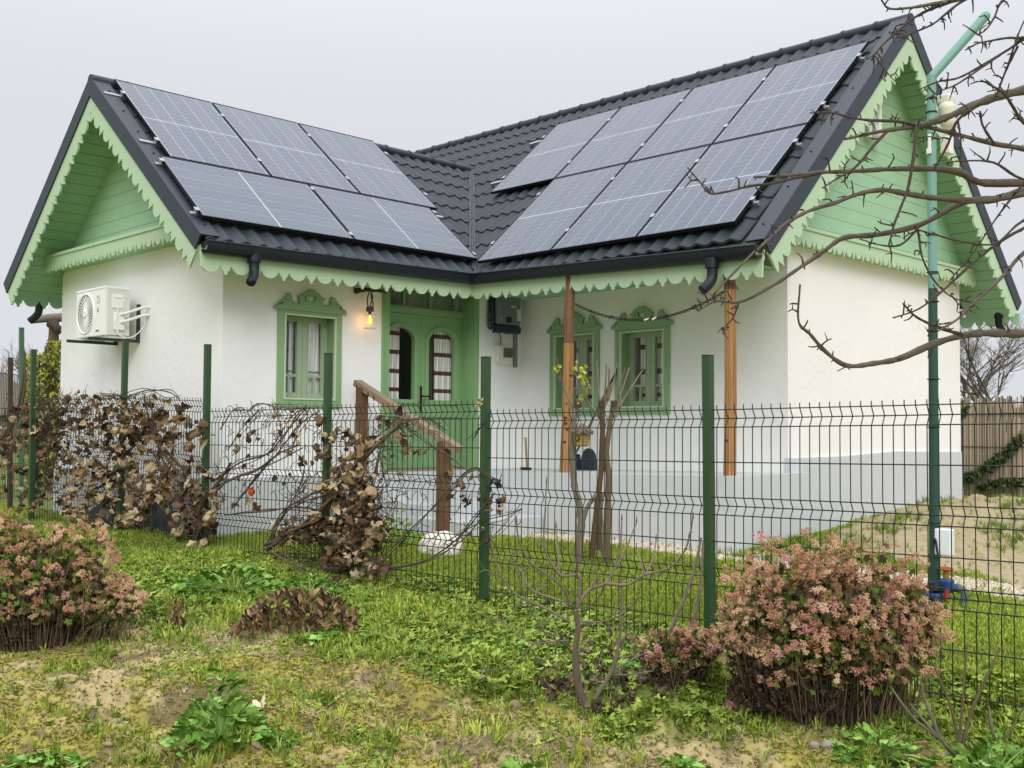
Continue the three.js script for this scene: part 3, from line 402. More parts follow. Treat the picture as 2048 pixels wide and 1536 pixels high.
{
  const UL = V(0, 0, 1), wl = 1.155, gl = .022, S0 = -.04;
  const posL = ['right', 'middle', 'left'];
  for (let i = 0; i < 3; i++) { const O = oPL.clone().addScaledVector(UL, S0 + i * (wl + gl) + wl); panel(`upright solar panel on the left wing, ${posL[i]} one of three above`, O, V(0, 0, -1), dL, wl, false); }
  for (let i = 0; i < 2; i++) { const w = 1.724, O = oPL.clone().addScaledVector(UL, .119 + i * (w + gl) + w).addScaledVector(dL, PH + .025); panel(`sideways solar panel above the left wing gutter, ${i ? 'left' : 'right'} one of the pair`, O, V(0, 0, -1), dL, w, true); }
  const UR = V(1, 0, 0), nm = ['far left', 'second from left', 'third from left', 'rightmost'];
  for (let i = 0; i < 4; i++) panel(`right wing solar panel, ${nm[i]} of the upper row of four`, oPR.clone().addScaledVector(UR, i * 1.154), UR, dR, PW, false);
  const nb = ['left', 'middle', 'right']; for (let i = 0; i < 3; i++) panel(`right wing solar panel, ${nb[i]} one of three above the porch gutter`, oPR.clone().addScaledVector(UR, (i + 1) * 1.154).addScaledVector(dR, PH + .02), UR, dR, PW, false);
  // rails with clamps
  const railT = (label, O, ux, a, b, n, clamps) => { const g = thing('mounting_rail', label, 'mounting rail', O), N = n.clone().multiplyScalar(-.058); part('rail_bar', beam(ux.clone().multiplyScalar(a).add(N), ux.clone().multiplyScalar(b).add(N), .04, .036, n), M.alu, g); for (const c of clamps) { const q = ux.clone().multiplyScalar(c); part('clamp', [beam(q.clone().addScaledVector(ux, -.022).addScaledVector(n, .004), q.clone().addScaledVector(ux, .022).addScaledVector(n, .004), .055, .008, n), beam(q.clone().addScaledVector(ux, -.009).addScaledVector(n, -.02), q.clone().addScaledVector(ux, .009).addScaledVector(n, -.02), .05, .05, n)], M.alu, g); } };
  const L = (t, w, lab, b, cl) => railT(lab, oPL.clone().addScaledVector(dL, t), UL, -.06, b, nL, cl);
  L(.34, 0, 'silver rail nearest the ridge under the upright left wing panels', 3.68, [S0 - .02, S0 + wl + .011, S0 + 2 * wl + .033, S0 + 3 * wl + .065]); L(1.38, 0, 'silver rail farther from the ridge under the upright left wing panels', 3.66, [S0 - .02, S0 + wl + .011, S0 + 2 * wl + .033, S0 + 3 * wl + .065]);
  L(1.85, 0, 'silver rail under the sideways panels, upper of the two', 3.66, [.1, 1.854, 3.61]); L(2.78, 0, 'silver rail under the sideways panels, the one just over the gutter', 3.66, [.1, 1.854, 3.61]);
  const Rr = (t, a, lab, cl) => railT(lab, oPR.clone().addScaledVector(dR, t), UR, a, 4.66, nR, cl);
  Rr(.34, -.32, 'silver rail nearest the ridge under the upper right wing panels', [-.02, 1.144, 2.298, 3.452, 4.616]); Rr(1.36, -.3, 'silver rail of the upper right wing panels poking out beside the roof valley', [-.02, 1.144, 2.298, 3.452, 4.616]);
  Rr(2.08, 1.06, 'silver rail under the lower right wing panels, upper of the two', [1.134, 2.298, 3.452, 4.616]); Rr(3.1, 1.06, 'silver rail under the lower right wing panels nearest the porch gutter', [1.134, 2.298, 3.452, 4.616]);
}
// ------------------------------------------------------------------ things fixed to the house
{ // air conditioner on the left gable wall
  const X0 = -3.675, X1 = -2.95, Y0 = 2.517, Y1 = 3.035, Z1 = 2.85, Z0 = 2.57, w = X1 - X0, h = Y1 - Y0, g = thing('air_conditioner', 'white outdoor air conditioner unit with round fan grille on the left gable wall', 'air conditioner', V(X0, Y0, Z0));
  const D = Z1 - Z0, ivory = std(0xefefeb, .45), ivory2 = std(0xdcdcd4, .5); const cx = .245, cy = h * .49, Rf = .217;
  const fs = new THREE.Shape([[0, 0], [w, 0], [w, h - .02], [0, h - .02]].map(p => new THREE.Vector2(...p))), hp = new THREE.Path(); hp.absellipse(cx, cy, Rf, Rf, 0, Math.PI * 2); fs.holes.push(hp);
  part('front_panel', new THREE.ExtrudeGeometry(fs, { depth: .03, bevelEnabled: true, bevelSize: .004, bevelThickness: .004, bevelSegments: 2, curveSegments: 40 }).translate(0, 0, D - .034), ivory, g);
  part('case', [span(0, w, 0, h - .02, 0, .02), span(0, .02, .002, h - .022, .02, D - .035), span(w - .18, w, .002, h - .022, .02, D - .035), span(.02, w - .18, .002, .02, .02, D - .035)], ivory2, g);
  part('top_cover', rbox(w + .012, .03, D + .012, .01, w / 2, h - .008, D / 2), ivory, g);
  part('fan_cavity', span(.025, w - .185, .03, h - .04, .03, .05), std(0x6d6e66, .8), g);
  const gl = [new THREE.TorusGeometry(Rf, .012, 8, 48).translate(cx, cy, D), new THREE.CylinderGeometry(.04, .04, .02, 20).rotateX(Math.PI / 2).translate(cx, cy, D + .004)];
  for (const r of [.08, .13, .175]) gl.push(new THREE.TorusGeometry(r, .003, 5, 40).translate(cx, cy, D - .006));
  for (let i = 0; i < 30; i++) { const a = i / 30 * Math.PI * 2, P = (r, da) => V(cx + Math.cos(a + da) * r, cy + Math.sin(a + da) * r, D - .002); gl.push(limb([P(.035, 0), P(.09, .10), P(.15, .28), P(Rf, .5)], .0052, .0052, 5, 2)); }
  part('fan_grille', gl, ivory, g);
  part('side_cover', [rbox(.012, .15, .13, .004, w + .004, h - .15, .135), rbox(.014, .016, .075, .004, w + .012, h - .105, .135)], ivory, g);
  part('valve_cover', rbox(.035, .19, .12, .012, w + .014, .15, .12), ivory, g);
  part('handle_recess', span(w - .002, w + .003, h - .095, h - .08, .09, .17), std(0x55564e, .8), g);
  const cv = document.createElement('canvas'); cv.width = 128; cv.height = 128; const c = cv.getContext('2d'); c.fillStyle = '#efefeb'; c.fillRect(0, 0, 128, 128); c.fillStyle = '#1b1b1b'; c.beginPath(); c.moveTo(40, 62); c.quadraticCurveTo(40, 12, 84, 10); c.lineTo(84, 62); c.lineTo(68, 62); c.lineTo(66, 34); c.lineTo(54, 62); c.closePath(); c.fill(); c.fillStyle = '#a03030'; c.beginPath(); c.arc(72, 58, 8, 0, 7); c.fill(); c.font = 'bold 30px sans-serif'; c.textAlign = 'center'; c.fillText('GREE', 64, 112);
  const t = new THREE.CanvasTexture(cv); t.colorSpace = THREE.SRGBColorSpace; const lg = new THREE.PlaneGeometry(.085, .085).translate(.565, h - .12, D + .0065); part('logo', lg, std(0xffffff, .5, { map: t }), g);
  part('rating_label', span(.52, .60, .045, .06, D + .003, D + .0055), std(0x70706c, .6), g); part('sticker', span(.55, .58, .25, .30, D + .003, D + .0055), std(0xa9a9a4, .6), g);
  const br = std(0x26332f, .5); for (const x of [.11, w - .06]) part('bracket', [span(x, x + .035, -.062, -.03, -.133, D + .15), span(x, x + .04, -.062, .36, -.134, -.105)], br, g);
  part('foot_bar', [span(.09, .17, -.03, -.001, .02, D - .02), span(w - .1, w - .02, -.03, -.001, .02, D - .02)], ivory2, g);
  const wp = std(0xe8e8e2, .5); for (const y of [.16, .245]) part('insulated_pipe', limb([V(w + .02, y - .02, .12), V(w + .09, y, .06), V(w + .17, y + .055, -.06), V(w + .19, y + .07, -.135)], .016, .016, 8, 4), wp, g);
  for (const k of [0, 1]) part('cable', limb([V(w + .01, h - .22, .13), V(w + .03, h - .30, .15), V(w + .03, .12, .18 - k * .03), V(w + .05, .0, .13), V(w + .09, -.02, .02), V(w + .13, .10, -.10), V(w + .16, .26, -.13)], .006, .006, 6, 4), wp, g);
}
{ // inverter, breaker box and conduit beside the door
  const g = thing('solar_inverter', 'grey and dark blue solar inverter hung right of the green door', 'inverter', V(-1.2, 2.69, -1.10)), gr = std(0x70797a, .5), bl = std(0x1d2b3a, .5); // extends to -z
  part('housing', rbox(.10, .50, .44, .03, .06, .30, -.23), bl, g); part('front_cover', rbox(.07, .44, .40, .03, .145, .33, -.235), gr, g); part('lower_cover', rbox(.075, .10, .41, .025, .142, .06, -.235), bl, g);
  part('side_rib', [rbox(.05, .07, .02, .005, .06, .11, -.004), rbox(.05, .07, .02, .005, .06, .21, -.004)], std(0x49575d, .5), g);
  part('display', span(.178, .183, .135, .21, -.26, -.17), std(0x10161c, .3), g); part('indicator', span(.178, .184, .145, .20, -.12, -.075), std(0x8b9294, .5), g);
  part('brand_plate', span(.178, .184, .325, .35, -.34, -.25), std(0xb9bcbc, .5), g); part('paper_label', span(.178, .184, .17, .31, -.42, -.355), std(0xcfcfc6, .8), g);
  for (const z of [-.07, -.13, -.26, -.32]) part('connector', cyl(.014, .014, .04, 8).translate(.07, .03, z), M.dark, g);
  part('cable', limb([V(.08, .02, -.15), V(.09, -.05, -.17), V(.07, -.13, -.18)], .006, .006, 6, 4), M.dark, g);
  const b = thing('breaker_box', 'small cream breaker box with a smoked flap below the inverter', 'breaker box', V(-1.2, 2.34, -1.24)), cr = std(0xe2e0d4, .55);
  part('case', rbox(.075, .215, .255, .012, .038, .108, -.128), cr, b); part('smoked_flap', rbox(.012, .12, .15, .004, .079, .13, -.165), std(0x6b6353, .25), b); part('breaker_switch', [span(.083, .087, .11, .14, -.19, -.15)], std(0x3e3a33, .5), b);
  tag(part('conduit', worldUV(rbox(.04, .42, .05, .008, -1.178, 2.51, -1.585)), std(0x7b8684, .6), scene), 'grey vertical cable duct running down beside the breaker box', 'cable duct');
}
{ // lamp: glass jar hanging from a wooden stub
  const P = V(-1.07, 2.71, .74), g = thing('jar_lamp', 'lit glass jar lamp hanging on rope loops left of the door', 'lamp', P), wd = std(0x4f4036, .9);
  part('wooden_arm', limb([V(-.13, .315, .10), V(.0, .325, .05), V(.05, .32, -.06), V(.03, .315, -.2)], .032, .014, 8, 4, .3), M.barkDark, g);
  const rope = std(0x54463a, .95); for (const [a, b] of [[-.03, .03], [.0, -.02], [.035, .012]]) part('rope', limb([V(.01, .31, a * .4), V(.02, .24, a + b), V(.01, .17, a * 1.2), V(0, .125, a * .5)], .007, .007, 6, 4), rope, g);
  part('cap', [cyl(.04, .044, .05, 16).translate(0, .115, 0)], std(0x4b4842, .4, { metalness: .5 }), g); part('socket', cyl(.018, .018, .05, 10).translate(0, .075, 0), M.dark, g);
  const pr = [[.001, -.095], [.06, -.095], [.068, -.085], [.068, .045], [.055, .075], [.042, .09]].map(p => new THREE.Vector2(...p));
  part('jar_rim', [new THREE.TorusGeometry(.063, .004, 6, 24).rotateX(Math.PI / 2).translate(0, -.094, 0), new THREE.TorusGeometry(.066, .0025, 6, 24).rotateX(Math.PI / 2).translate(0, .047, 0)], std(0xb9b3a6, .2), g).userData.kind = 'stuff'; part('glass_jar', new THREE.LatheGeometry(pr, 24), M.pane, g);
  part('bulb', new THREE.LatheGeometry([[.001, -.05], [.018, -.042], [.026, -.02], [.022, .01], [.012, .04], [.010, .055]].map(p => new THREE.Vector2(...p)), 14), std(0xffd27a, .4, { emissive: 0xffa828, emissiveIntensity: 1.5 }), g);
  const l = new THREE.PointLight(new THREE.Color(1, .55, .22), .035, 0, 2); l.position.set(0, -.01, 0); l.castShadow = true; l.shadow.radius = 1; g.add(l); l.name = 'lamp_light';
}
{ // handrail by the steps
  const A = V(-.97, gy(-.9, .95) - .05, .905), T = V(-.97, 1.97, .905), B = V(.31, gy(.31, .86) - .05, .86), B2 = V(.31, 1.42, .86), g = thing('handrail', 'weathered timber handrail sloping down beside the doorsteps', 'handrail', A.clone()), o = A.clone().negate();
  const bm = (a, b, w, h, u) => worldUV(beam(a.clone().add(o), b.clone().add(o), w, h, u));
  part('post', bm(A, T, .095, .095, V(1, 0, 0)), M.railDark, g); part('post', bm(B, B2, .105, .10, V(1, 0, 0)), M.railDark, g);
  part('rail', bm(V(-1.06, 2.02, .905), V(.53, 1.335, .855), .10, .068, V(0, 1, 0)), M.rail, g);
  for (let i = 0; i < 4; i++) { const t = .04 + i * .06, q = V(-1.06, 2.02, .905).lerp(V(.53, 1.335, .855), t); q.add(o); part('notch', box(.012, .05, .012, q.x, q.y - .02, q.z + .051), M.barkDark, g); }
}
{ // chain between the porch posts
  const A = onZ(1150, 608, -.39), B = onZ(1458, 577, -.41), ln = []; const n = 74; for (let i = 0; i < n; i++) { const t = (i + .5) / n, P = A.clone().lerp(B, t); P.y -= .22 * 4 * t * (1 - t); const l = new THREE.TorusGeometry(.013, .0036, 5, 10).scale(1.5, 1, 1); if (i % 2) l.rotateX(Math.PI / 2); l.rotateZ(Math.atan2(B.y - A.y - .22 * 4 * (1 - 2 * t), 1.9)); ln.push(l.translate(P.x, P.y, P.z)); }
  for (let i = 0; i < 9; i++) { const l = new THREE.TorusGeometry(.012, .0034, 5, 10).scale(1, 1.5, 1); if (i % 2) l.rotateY(Math.PI / 2); ln.push(l.translate(B.x - .03, B.y - .02 - i * .026, B.z)); }
  const g = thing('chain', 'dark chain sagging between the two log porch posts', 'chain', V(0, 0, 0)); part('chain_links', ln, std(0x3d3429, .5, { metalness: .6 }), g).userData.kind = 'stuff';
  for (const t of [.12, .26, .50, .55, .62, .8]) { const P = A.clone().lerp(B, t); P.y -= .88 * t * (1 - t); part('clip', box(.05, .014, .014).rotateZ(rr(-1, 1)).translate(P.x, P.y, P.z + .01), t > .45 && t < .6 ? M.white : M.dark, g); }
}
{ // broom, dustpan, hoe on the porch
  const fy = floorY(.2), b = thing('broom', 'black broom with a long dark handle leaning behind the pruned tree', 'broom', V(.22, fy, -1.2)); part('handle', rod(V(-.05, .16, 0), V(.22, 1.12, -.4), .012, 8), std(0x39503f, .5), b); part('grip', rod(V(.20, 1.0, -.35), V(.23, 1.16, -.41), .016, 8), M.dark, b);
  const hs = new THREE.Shape([[-.2, 0], [.05, 0], [.02, .17], [-.07, .18]].map(p => new THREE.Vector2(...p))); part('brush_head', new THREE.ExtrudeGeometry(hs, { depth: .05, bevelEnabled: true, bevelSize: .01, bevelThickness: .01, bevelSegments: 2 }), std(0x1b232b, .9), b); part('wire_tie', rbox(.07, .03, .07, .006, -.05, .185, .025), M.alu, b);
  const d = thing('dustpan', 'dark upright dustpan standing beside the black broom on the porch', 'dustpan', V(.38, fy, -1.2)); const ps = new THREE.Shape(); ps.moveTo(-.10, 0); ps.lineTo(.12, 0); ps.lineTo(.10, .17); ps.quadraticCurveTo(.06, .25, 0, .24); ps.quadraticCurveTo(-.08, .22, -.10, 0); part('pan', new THREE.ExtrudeGeometry(ps, { depth: .03, bevelEnabled: true, bevelSize: .008, bevelThickness: .008, bevelSegments: 2 }), std(0x212c36, .5), d); part('rim', rbox(.23, .02, .07, .006, .01, .012, .03), std(0x2a3742, .5), d);
  const h = thing('hand_hoe', 'small hoe with a short wooden stick standing at the left end of the porch', 'hoe', V(-.35, floorY(-.35), -.95)); part('handle', rod(V(.02, .02, 0), V(-.03, .37, -.02), .013, 8), M.rail, h); part('blade', rbox(.13, .03, .06, .008, .01, .018, .01), std(0x3a342c, .5, { metalness: .5 }), h);
}
// ------------------------------------------------------------------ wire mesh fence
const PX = [[2066, 1392, 2062, 690, 5.047], [1421, 1310, 1415.5, 712, 6.2], [967, 1215, 972, 715, 7.353], [650, 1145, 657, 708, 8.506], [409, 1090, 415.5, 690, 9.66], [241, 1100, 251, 680, 10.81], [60, 1110, 67, 700, 11.97]];
const FP = PX.map(([a, b, c, d, e]) => [at(a, b, e), at(c, d, e)]);
const postLab = ['', 'green square fence post right of centre, nearest and tallest looking', 'green square fence post in the middle, in front of the porch end', 'green square fence post in front of the left window', 'green square fence post near the corner of the left wing', 'green square fence post below the air conditioner', 'green square fence post at the left edge beside the hanging vine'];
FP.forEach(([A, B], i) => { if (!i) return; const y0 = gy(A.x, A.z) - .1, a = A.clone(); a.y = y0; const g = thing('fence_post', postLab[i], 'fence post', a, 'green posts of the wire fence'), b = B.clone().sub(a); part('square_tube', beam(V(0, 0, 0), b, .05, .05, V(1, 0, 0)), M.post, g); part('cap', beam(b, b.clone().add(V(0, .006, 0)), .053, .053, V(1, 0, 0)), M.fence, g);  });
{
  const ROW = [0, .05, .10, .30, .50, .55, .60, .752, .904, .954, 1.004, 1.2, 1.42, 1.47, 1.52], FOLD = [1, 5, 9, 13], BMP = .03, wr = .0031, Ht = 1.53;
  const pts = [[.028, 0]]; ROW.forEach((r, i) => { pts.push([-r, FOLD.includes(i) ? -BMP : 0]); }); pts.push([-Ht - .02, 0]);
  const segs = []; for (let i = 0; i < pts.length - 1; i++) segs.push(rod(V(0, pts[i][0], pts[i][1]), V(0, pts[i + 1][0], pts[i + 1][1]), wr, 5));
  const wireG = merge(segs);
  const TOP = [[2062, 804.5, 5.047, 1425, 820, 6.2], [1407, 820, 6.2, 976, 827.5, 7.353], [963, 808, 7.353, 661, 816, 8.506], [648, 816, 8.506, 421, 823, 9.66], [404, 802, 9.66, 256, 797, 10.81], [238, 797, 10.81, 72, 800, 11.97]];
  const lab = ['green wire mesh fence panel at the right in front of the gable wall', 'green wire mesh fence panel in front of the porch, behind the bare fig', 'green wire mesh fence panel in front of the green door', 'green wire mesh fence panel under the left window, thin vines on it', 'green wire mesh fence panel in front of the left gable, hung with dead leaves', 'green wire mesh fence panel at the left edge, thick with dried vine'];
  TOP.forEach(([a, b, c, d, e, f], i) => {
    const A = at(a, b, c), B = at(d, e, f), g = thing('mesh_fence_panel', lab[i], 'fence panel', A.clone().setY(A.y - Ht), 'wire mesh panels of the fence'); const u = B.clone().sub(A), L = u.length(), n = 30; u.normalize(); const w = u.clone().cross(upY).normalize(); if (w.z < 0) w.negate(); const o = g.position;
    for (let k = 0; k < n; k++) { const m = part('wire', wireG, M.fence, g), P = A.clone().addScaledVector(u, L * (k + .5) / n); m.position.copy(P.sub(o)); m.rotation.y = Math.atan2(w.x, w.z); }
    ROW.forEach((r, k) => { const off = FOLD.includes(k) ? -BMP : 0, P = A.clone().add(V(0, -r, 0)).addScaledVector(w, off + .005).sub(o), Q = B.clone().add(V(0, -r, 0)).addScaledVector(w, off + .005).sub(o); part('cross_wire', rod(P, Q, .0036, 6), M.fence, g); });
  });
}
// ------------------------------------------------------------------ green pole with its fittings
{
  const d = 7.55, B = at(1870, 1215, d), T = at(1862.5, 150, d), E = at(1971, 32, d); B.y = gy(B.x, B.z) - .05; const g = thing('green_pole', 'tall green metal pole with a slanting arm in front of the right gable', 'pole', B), t = T.clone().sub(B), e = E.clone().sub(B), k = .60, j = t.clone().multiplyScalar(k);
  const teal = std(0x74a294, .5), dg = std(0x26493d, .5);
  part('lower_pole', limb([V(0, 0, 0), t.clone().multiplyScalar(.2), j], .040, .031, 14, 4), dg, g); part('upper_pole', rod(j, t, .0315, 16, .031), teal, g);
  part('arm', [rod(t.clone().add(V(0, -.02, 0)), e, .03, 16, .033), new THREE.SphereGeometry(.033, 14, 10).translate(e.x, e.y, e.z)], teal, g);
  for (const q of [.10, .16, .34, .43, .52, .575, .63, .70, .88, .93, .955]) { const P = t.clone().multiplyScalar(q); part('strap', new THREE.TorusGeometry(.035 + (1 - q) * .006, .005, 6, 20).rotateX(Math.PI / 2).translate(P.x, P.y, P.z), M.dark, g); }
  const cr = std(0xdcd9c9, .5), mk = (n, l, c, px, py, dd) => thing(n, l, c, at(px, py, dd));
  const c1 = mk('security_camera', 'cream rounded security camera body strapped high on the green pole', 'camera', 1895, 230, d + .02); part('body', new THREE.CapsuleGeometry(.058, .09, 6, 18).rotateX(.25), cr, c1); part('cap', rbox(.10, .07, .10, .02, -.01, .11, 0), cr, c1); part('bracket', rod(V(-.02, .06, 0), V(-.10, .0, .0), .012, 8), M.white, c1);
  const c2 = mk('junction_box', 'white junction box below the camera on the green pole', 'junction box', 1894, 292, d + .02); part('case', rbox(.075, .13, .06, .01), M.white, c2); part('lid', rbox(.06, .11, .012, .004, 0, 0, .033), cr, c2); part('cable', limb([V(-.02, .06, .03), V(-.08, .14, .03), V(-.03, .26, .03)], .005, .005, 6, 4), M.white, c2);
  const c3 = mk('antenna_tab', 'narrow white antenna tab hanging left of the green pole', 'antenna', 1859, 285, d - .03); part('blade', rbox(.022, .12, .012, .005, 0, 0, 0), M.white, c3); part('foot', rbox(.036, .04, .014, .005, -.004, -.06, 0), M.white, c3);
  const c4 = mk('white_box', 'white plastic box fixed low on the green pole', 'box', 1889, 1084, d - .06); part('case', rbox(.115, .185, .07, .01), std(0xe9ecee, .4), c4); part('cable', limb([V(-.055, .0, .04), V(-.045, .02, .05), V(-.03, -.06, .05), V(-.02, -.11, .05)], .01, .007, 6, 3), M.dark, c4);
  const v = thing('water_valve', 'blue water valve with a red hand wheel beside the foot of the green pole', 'valve', (() => { const p = at(1893, 1225, d - .1); p.y = gy(p.x, p.z); return p; })()), bl = std(0x21406e, .45), rd = std(0xb0402e, .5);
  part('body', [rbox(.09, .10, .09, .02, 0, .13, 0), rod(V(-.11, .13, 0), V(.09, .12, 0), .028, 12)], bl, v); part('elbow', limb([V(.08, .12, 0), V(.12, .11, 0), V(.125, .0, 0)], .027, .027, 12, 4), std(0x54605c, .5), v); part('stem', rod(V(0, .17, 0), V(0, .24, 0), .02, 10), std(0xa0813d, .4, { metalness: .5 }), v); part('hand_wheel', [new THREE.TorusGeometry(.042, .009, 8, 20).rotateX(Math.PI / 2).translate(0, .245, 0), box(.08, .008, .012, 0, .245, 0), box(.012, .008, .08, 0, .245, 0)], rd, v); part('drain_tap', rod(V(.025, .04, .05), V(.025, .11, .05), .016, 10), std(0xa32f3c, .5), v);
  const cl = thing('blue_clamp', 'blue pipe clamp on the ground at the foot of the green pole', 'clamp', (() => { const p = at(1869, 1232, d - .12); p.y = gy(p.x, p.z); return p; })()); part('block', rbox(.10, .07, .09, .015, 0, .05, 0), bl, cl); part('collar', cyl(.045, .05, .05, 16).translate(0, .13, 0), M.dark, cl);
  const wl = thing('gable_fixture', 'white plastic bracket fixture with a bowl high on the right gable boards', 'fixture', onX(1748, 250, 2.78)); part('tube', rod(V(.05, -.15, .0), V(.05, .27, -.01), .035, 12), M.white, wl); part('bowl', new THREE.SphereGeometry(.085, 16, 10, 0, Math.PI * 2, Math.PI / 2, Math.PI / 2).scale(1, .9, 1).translate(.07, -.12, .03), M.white, wl); part('plate', rbox(.02, .34, .06, .006, .02, .0, .13), M.white, wl); part('arm', rod(V(.05, .12, .12), V(.05, -.1, .04), .016, 8), M.white, wl);
}
// ------------------------------------------------------------------ trees
const Pts = (list, d, dd = 0) => list.map(([x, y], i) => at(x, y, d + dd * i / Math.max(1, list.length - 1)));
function spurs(P, r, n, parent, mat, len = .03) { const c = new THREE.CatmullRomCurve3(P), out = []; for (let i = 0; i < n; i++) { const t = rr(.1, 1), q = c.getPoint(t), T = c.getTangent(t), s = V(rr(-1, 1), rr(-1, 1), rr(-1, 1)).cross(T).normalize().addScaledVector(T, rr(-.2, .7)).normalize(), L = rr(.3, 1) ** 2 * 1.5 * len, e = q.clone().addScaledVector(s, L), mid = q.clone().lerp(e, .55).add(V(rr(-.2, .2), rr(-.1, .3), rr(-.2, .2)).multiplyScalar(L)); out.push(limb([q, mid, e], r * .75, r * .38, 5, 2, .35)); if (rnd() < .6) out.push(rod(mid, mid.clone().addScaledVector(T, rr(.2, .6) * L).add(V(0, rr(-.2, .4) * L, 0)), r * .5, 5, r * .22)); } return out; }
{
  const base = at(2380, 1700, 3.0); base.y = gy(base.x, base.z); const g = thing('fruit_tree', 'bare fruit tree whose knobbly branches reach in from the right edge', 'tree', base), o = base.clone().negate(), tr = [base.clone(), at(2370, 900, 3.0), at(2400, 300, 2.95), at(2330, -200, 2.9)].map(p => p.add(o)); part('trunk', limb(tr, .075, .03, 10, 6, .08), M.bark, g);
  const BR = [ // pixels along a limb from root to tip, depth at root, change of depth, thickness root, tip (px)
    [[[2380, 120], [2048, 180], [1960, 205], [1890, 236], [1830, 252], [1760, 263], [1690, 278]], 2.95, -.35, 24, 6], [[[1838, 250], [1833, 258], [1828, 305], [1816, 376], [1801, 416], [1788, 450], [1778, 490]], 2.7, -.1, 9, 4],
    [[[1775, 262], [1750, 288], [1710, 335], [1676, 356], [1645, 376]], 2.66, -.1, 8, 3], [[[1845, 256], [1805, 244], [1733, 240], [1703, 235], [1659, 225], [1620, 226]], 2.72, -.15, 8, 3], [[[2370, 380], [2048, 298], [1991, 288], [1923, 271], [1838, 250]], 2.95, -.2, 14, 7],
    [[[2380, 380], [2048, 366], [1957, 364], [1920, 345], [1872, 338], [1781, 338], [1717, 342], [1639, 345], [1560, 352], [1507, 354]], 3.0, -.35, 20, 4], [[[1640, 346], [1590, 356], [1544, 367], [1500, 372], [1450, 384], [1419, 386], [1398, 362], [1375, 335]], 2.72, -.1, 8, 2.5],
    [[[2390, 360], [2048, 388], [1974, 401], [1889, 398], [1822, 389], [1764, 380], [1717, 388], [1669, 406], [1615, 423], [1568, 450], [1534, 482], [1500, 512], [1430, 585]], 3.0, -.5, 16, 4], [[[2390, 370], [2048, 381], [1997, 397], [1928, 404], [1841, 449], [1755, 469], [1686, 476], [1651, 500], [1610, 528], [1547, 570], [1478, 604], [1432, 602], [1395, 622]], 3.1, -.4, 18, 4],
    [[[1478, 604], [1466, 635], [1444, 660]], 2.7, 0, 5, 3], [[[2390, 640], [2048, 667], [1967, 666], [1925, 671], [1866, 688], [1799, 717], [1746, 727], [1693, 731], [1651, 703], [1619, 667], [1598, 646], [1600, 569]], 2.9, -.3, 21, 4], [[[1925, 670], [1873, 653], [1830, 632], [1806, 607]], 2.78, -.05, 9, 4],
    [[[2390, 300], [2048, 506], [2010, 548], [1953, 601], [1918, 636], [1880, 660]], 2.8, -.2, 11, 4], [[[2390, 300], [2027, 467], [1957, 516], [1887, 580], [1837, 618], [1786, 636]], 2.85, -.2, 8, 3], [[[2360, -120], [1912, 0], [1870, 7], [1816, 16], [1776, 16], [1761, -4]], 2.8, -.2, 10, 3],
    [[[1912, 0], [1853, 22], [1819, 42], [1795, 63], [1765, 90], [1748, 109], [1734, 118]], 2.75, -.1, 7, 3], [[[2340, -200], [1929, 0], [1895, 25], [1866, 48], [1827, 65], [1795, 76]], 2.85, -.15, 7, 3], [[[1748, 109], [1771, 141], [1790, 163]], 2.65, 0, 3.5, 2], [[[2330, -240], [2006, 0], [1989, 34], [1972, 59], [1955, 70]], 2.7, -.1, 6, 3],
    [[[2370, 20], [2048, 75], [2014, 76], [1979, 82], [1955, 87], [1931, 100]], 2.8, -.1, 7, 3], [[[2370, 20], [2048, 78], [2031, 90], [1972, 126], [1916, 156], [1878, 163], [1836, 180]], 2.85, -.15, 8, 3], [[[2036, 92], [2014, 136], [1994, 187]], 2.78, .05, 6, 4], [[[2000, 110], [1962, 136], [1911, 170], [1880, 182], [1850, 200]], 2.76, -.1, 5, 2.5],
    [[[2380, 420], [2048, 246], [2028, 217], [2014, 195], [2002, 182], [1980, 170], [1962, 160]], 2.7, -.1, 8, 3], [[[2380, 380], [2048, 359], [1987, 325], [1923, 322], [1895, 325]], 2.75, -.1, 7, 3], [[[1960, 208], [1916, 240], [1896, 288], [1866, 342]], 2.75, .05, 8, 4], [[[1916, 238], [1922, 290], [1920, 338]], 2.75, 0, 4, 3], [[[1830, 450], [1837, 468], [1844, 513], [1869, 562], [1904, 594], [1946, 606]], 2.7, .05, 6, 2.5],
    [[[2390, 300], [2048, 440], [1991, 487], [1930, 484], [1872, 470], [1831, 458]], 2.75, -.15, 6, 3], [[[2014, 136], [2040, 60], [2060, 20]], 2.8, 0, 4, 3], [[[1990, 290], [1965, 250], [1960, 222]], 2.8, 0, 6, 4], [[[2048, 365], [2020, 400], [1990, 440], [1950, 500], [1900, 560]], 2.78, 0, 5, 2.5], [[[1840, 452], [1800, 490], [1760, 490], [1720, 478]], 2.8, 0, 5, 3]];
  const tw = []; for (const [px, d, dd, a, b] of BR) { const P = Pts(px, d, dd).map(p => p.add(o)); const s = (d + dd / 2) / FPX / 2; part('branch', limb(P, a * s * .95, b * s * .9, 8, 5, .38), b > 0 && a > 9 ? M.bark : M.barkDark, g); tw.push(...spurs(P, 5.2 * s, Math.max(4, Math.round(px.length * 2.1)), g, M.bark)); }
  part('twig', tw, M.barkDark, g).userData.kind = 'stuff';
}
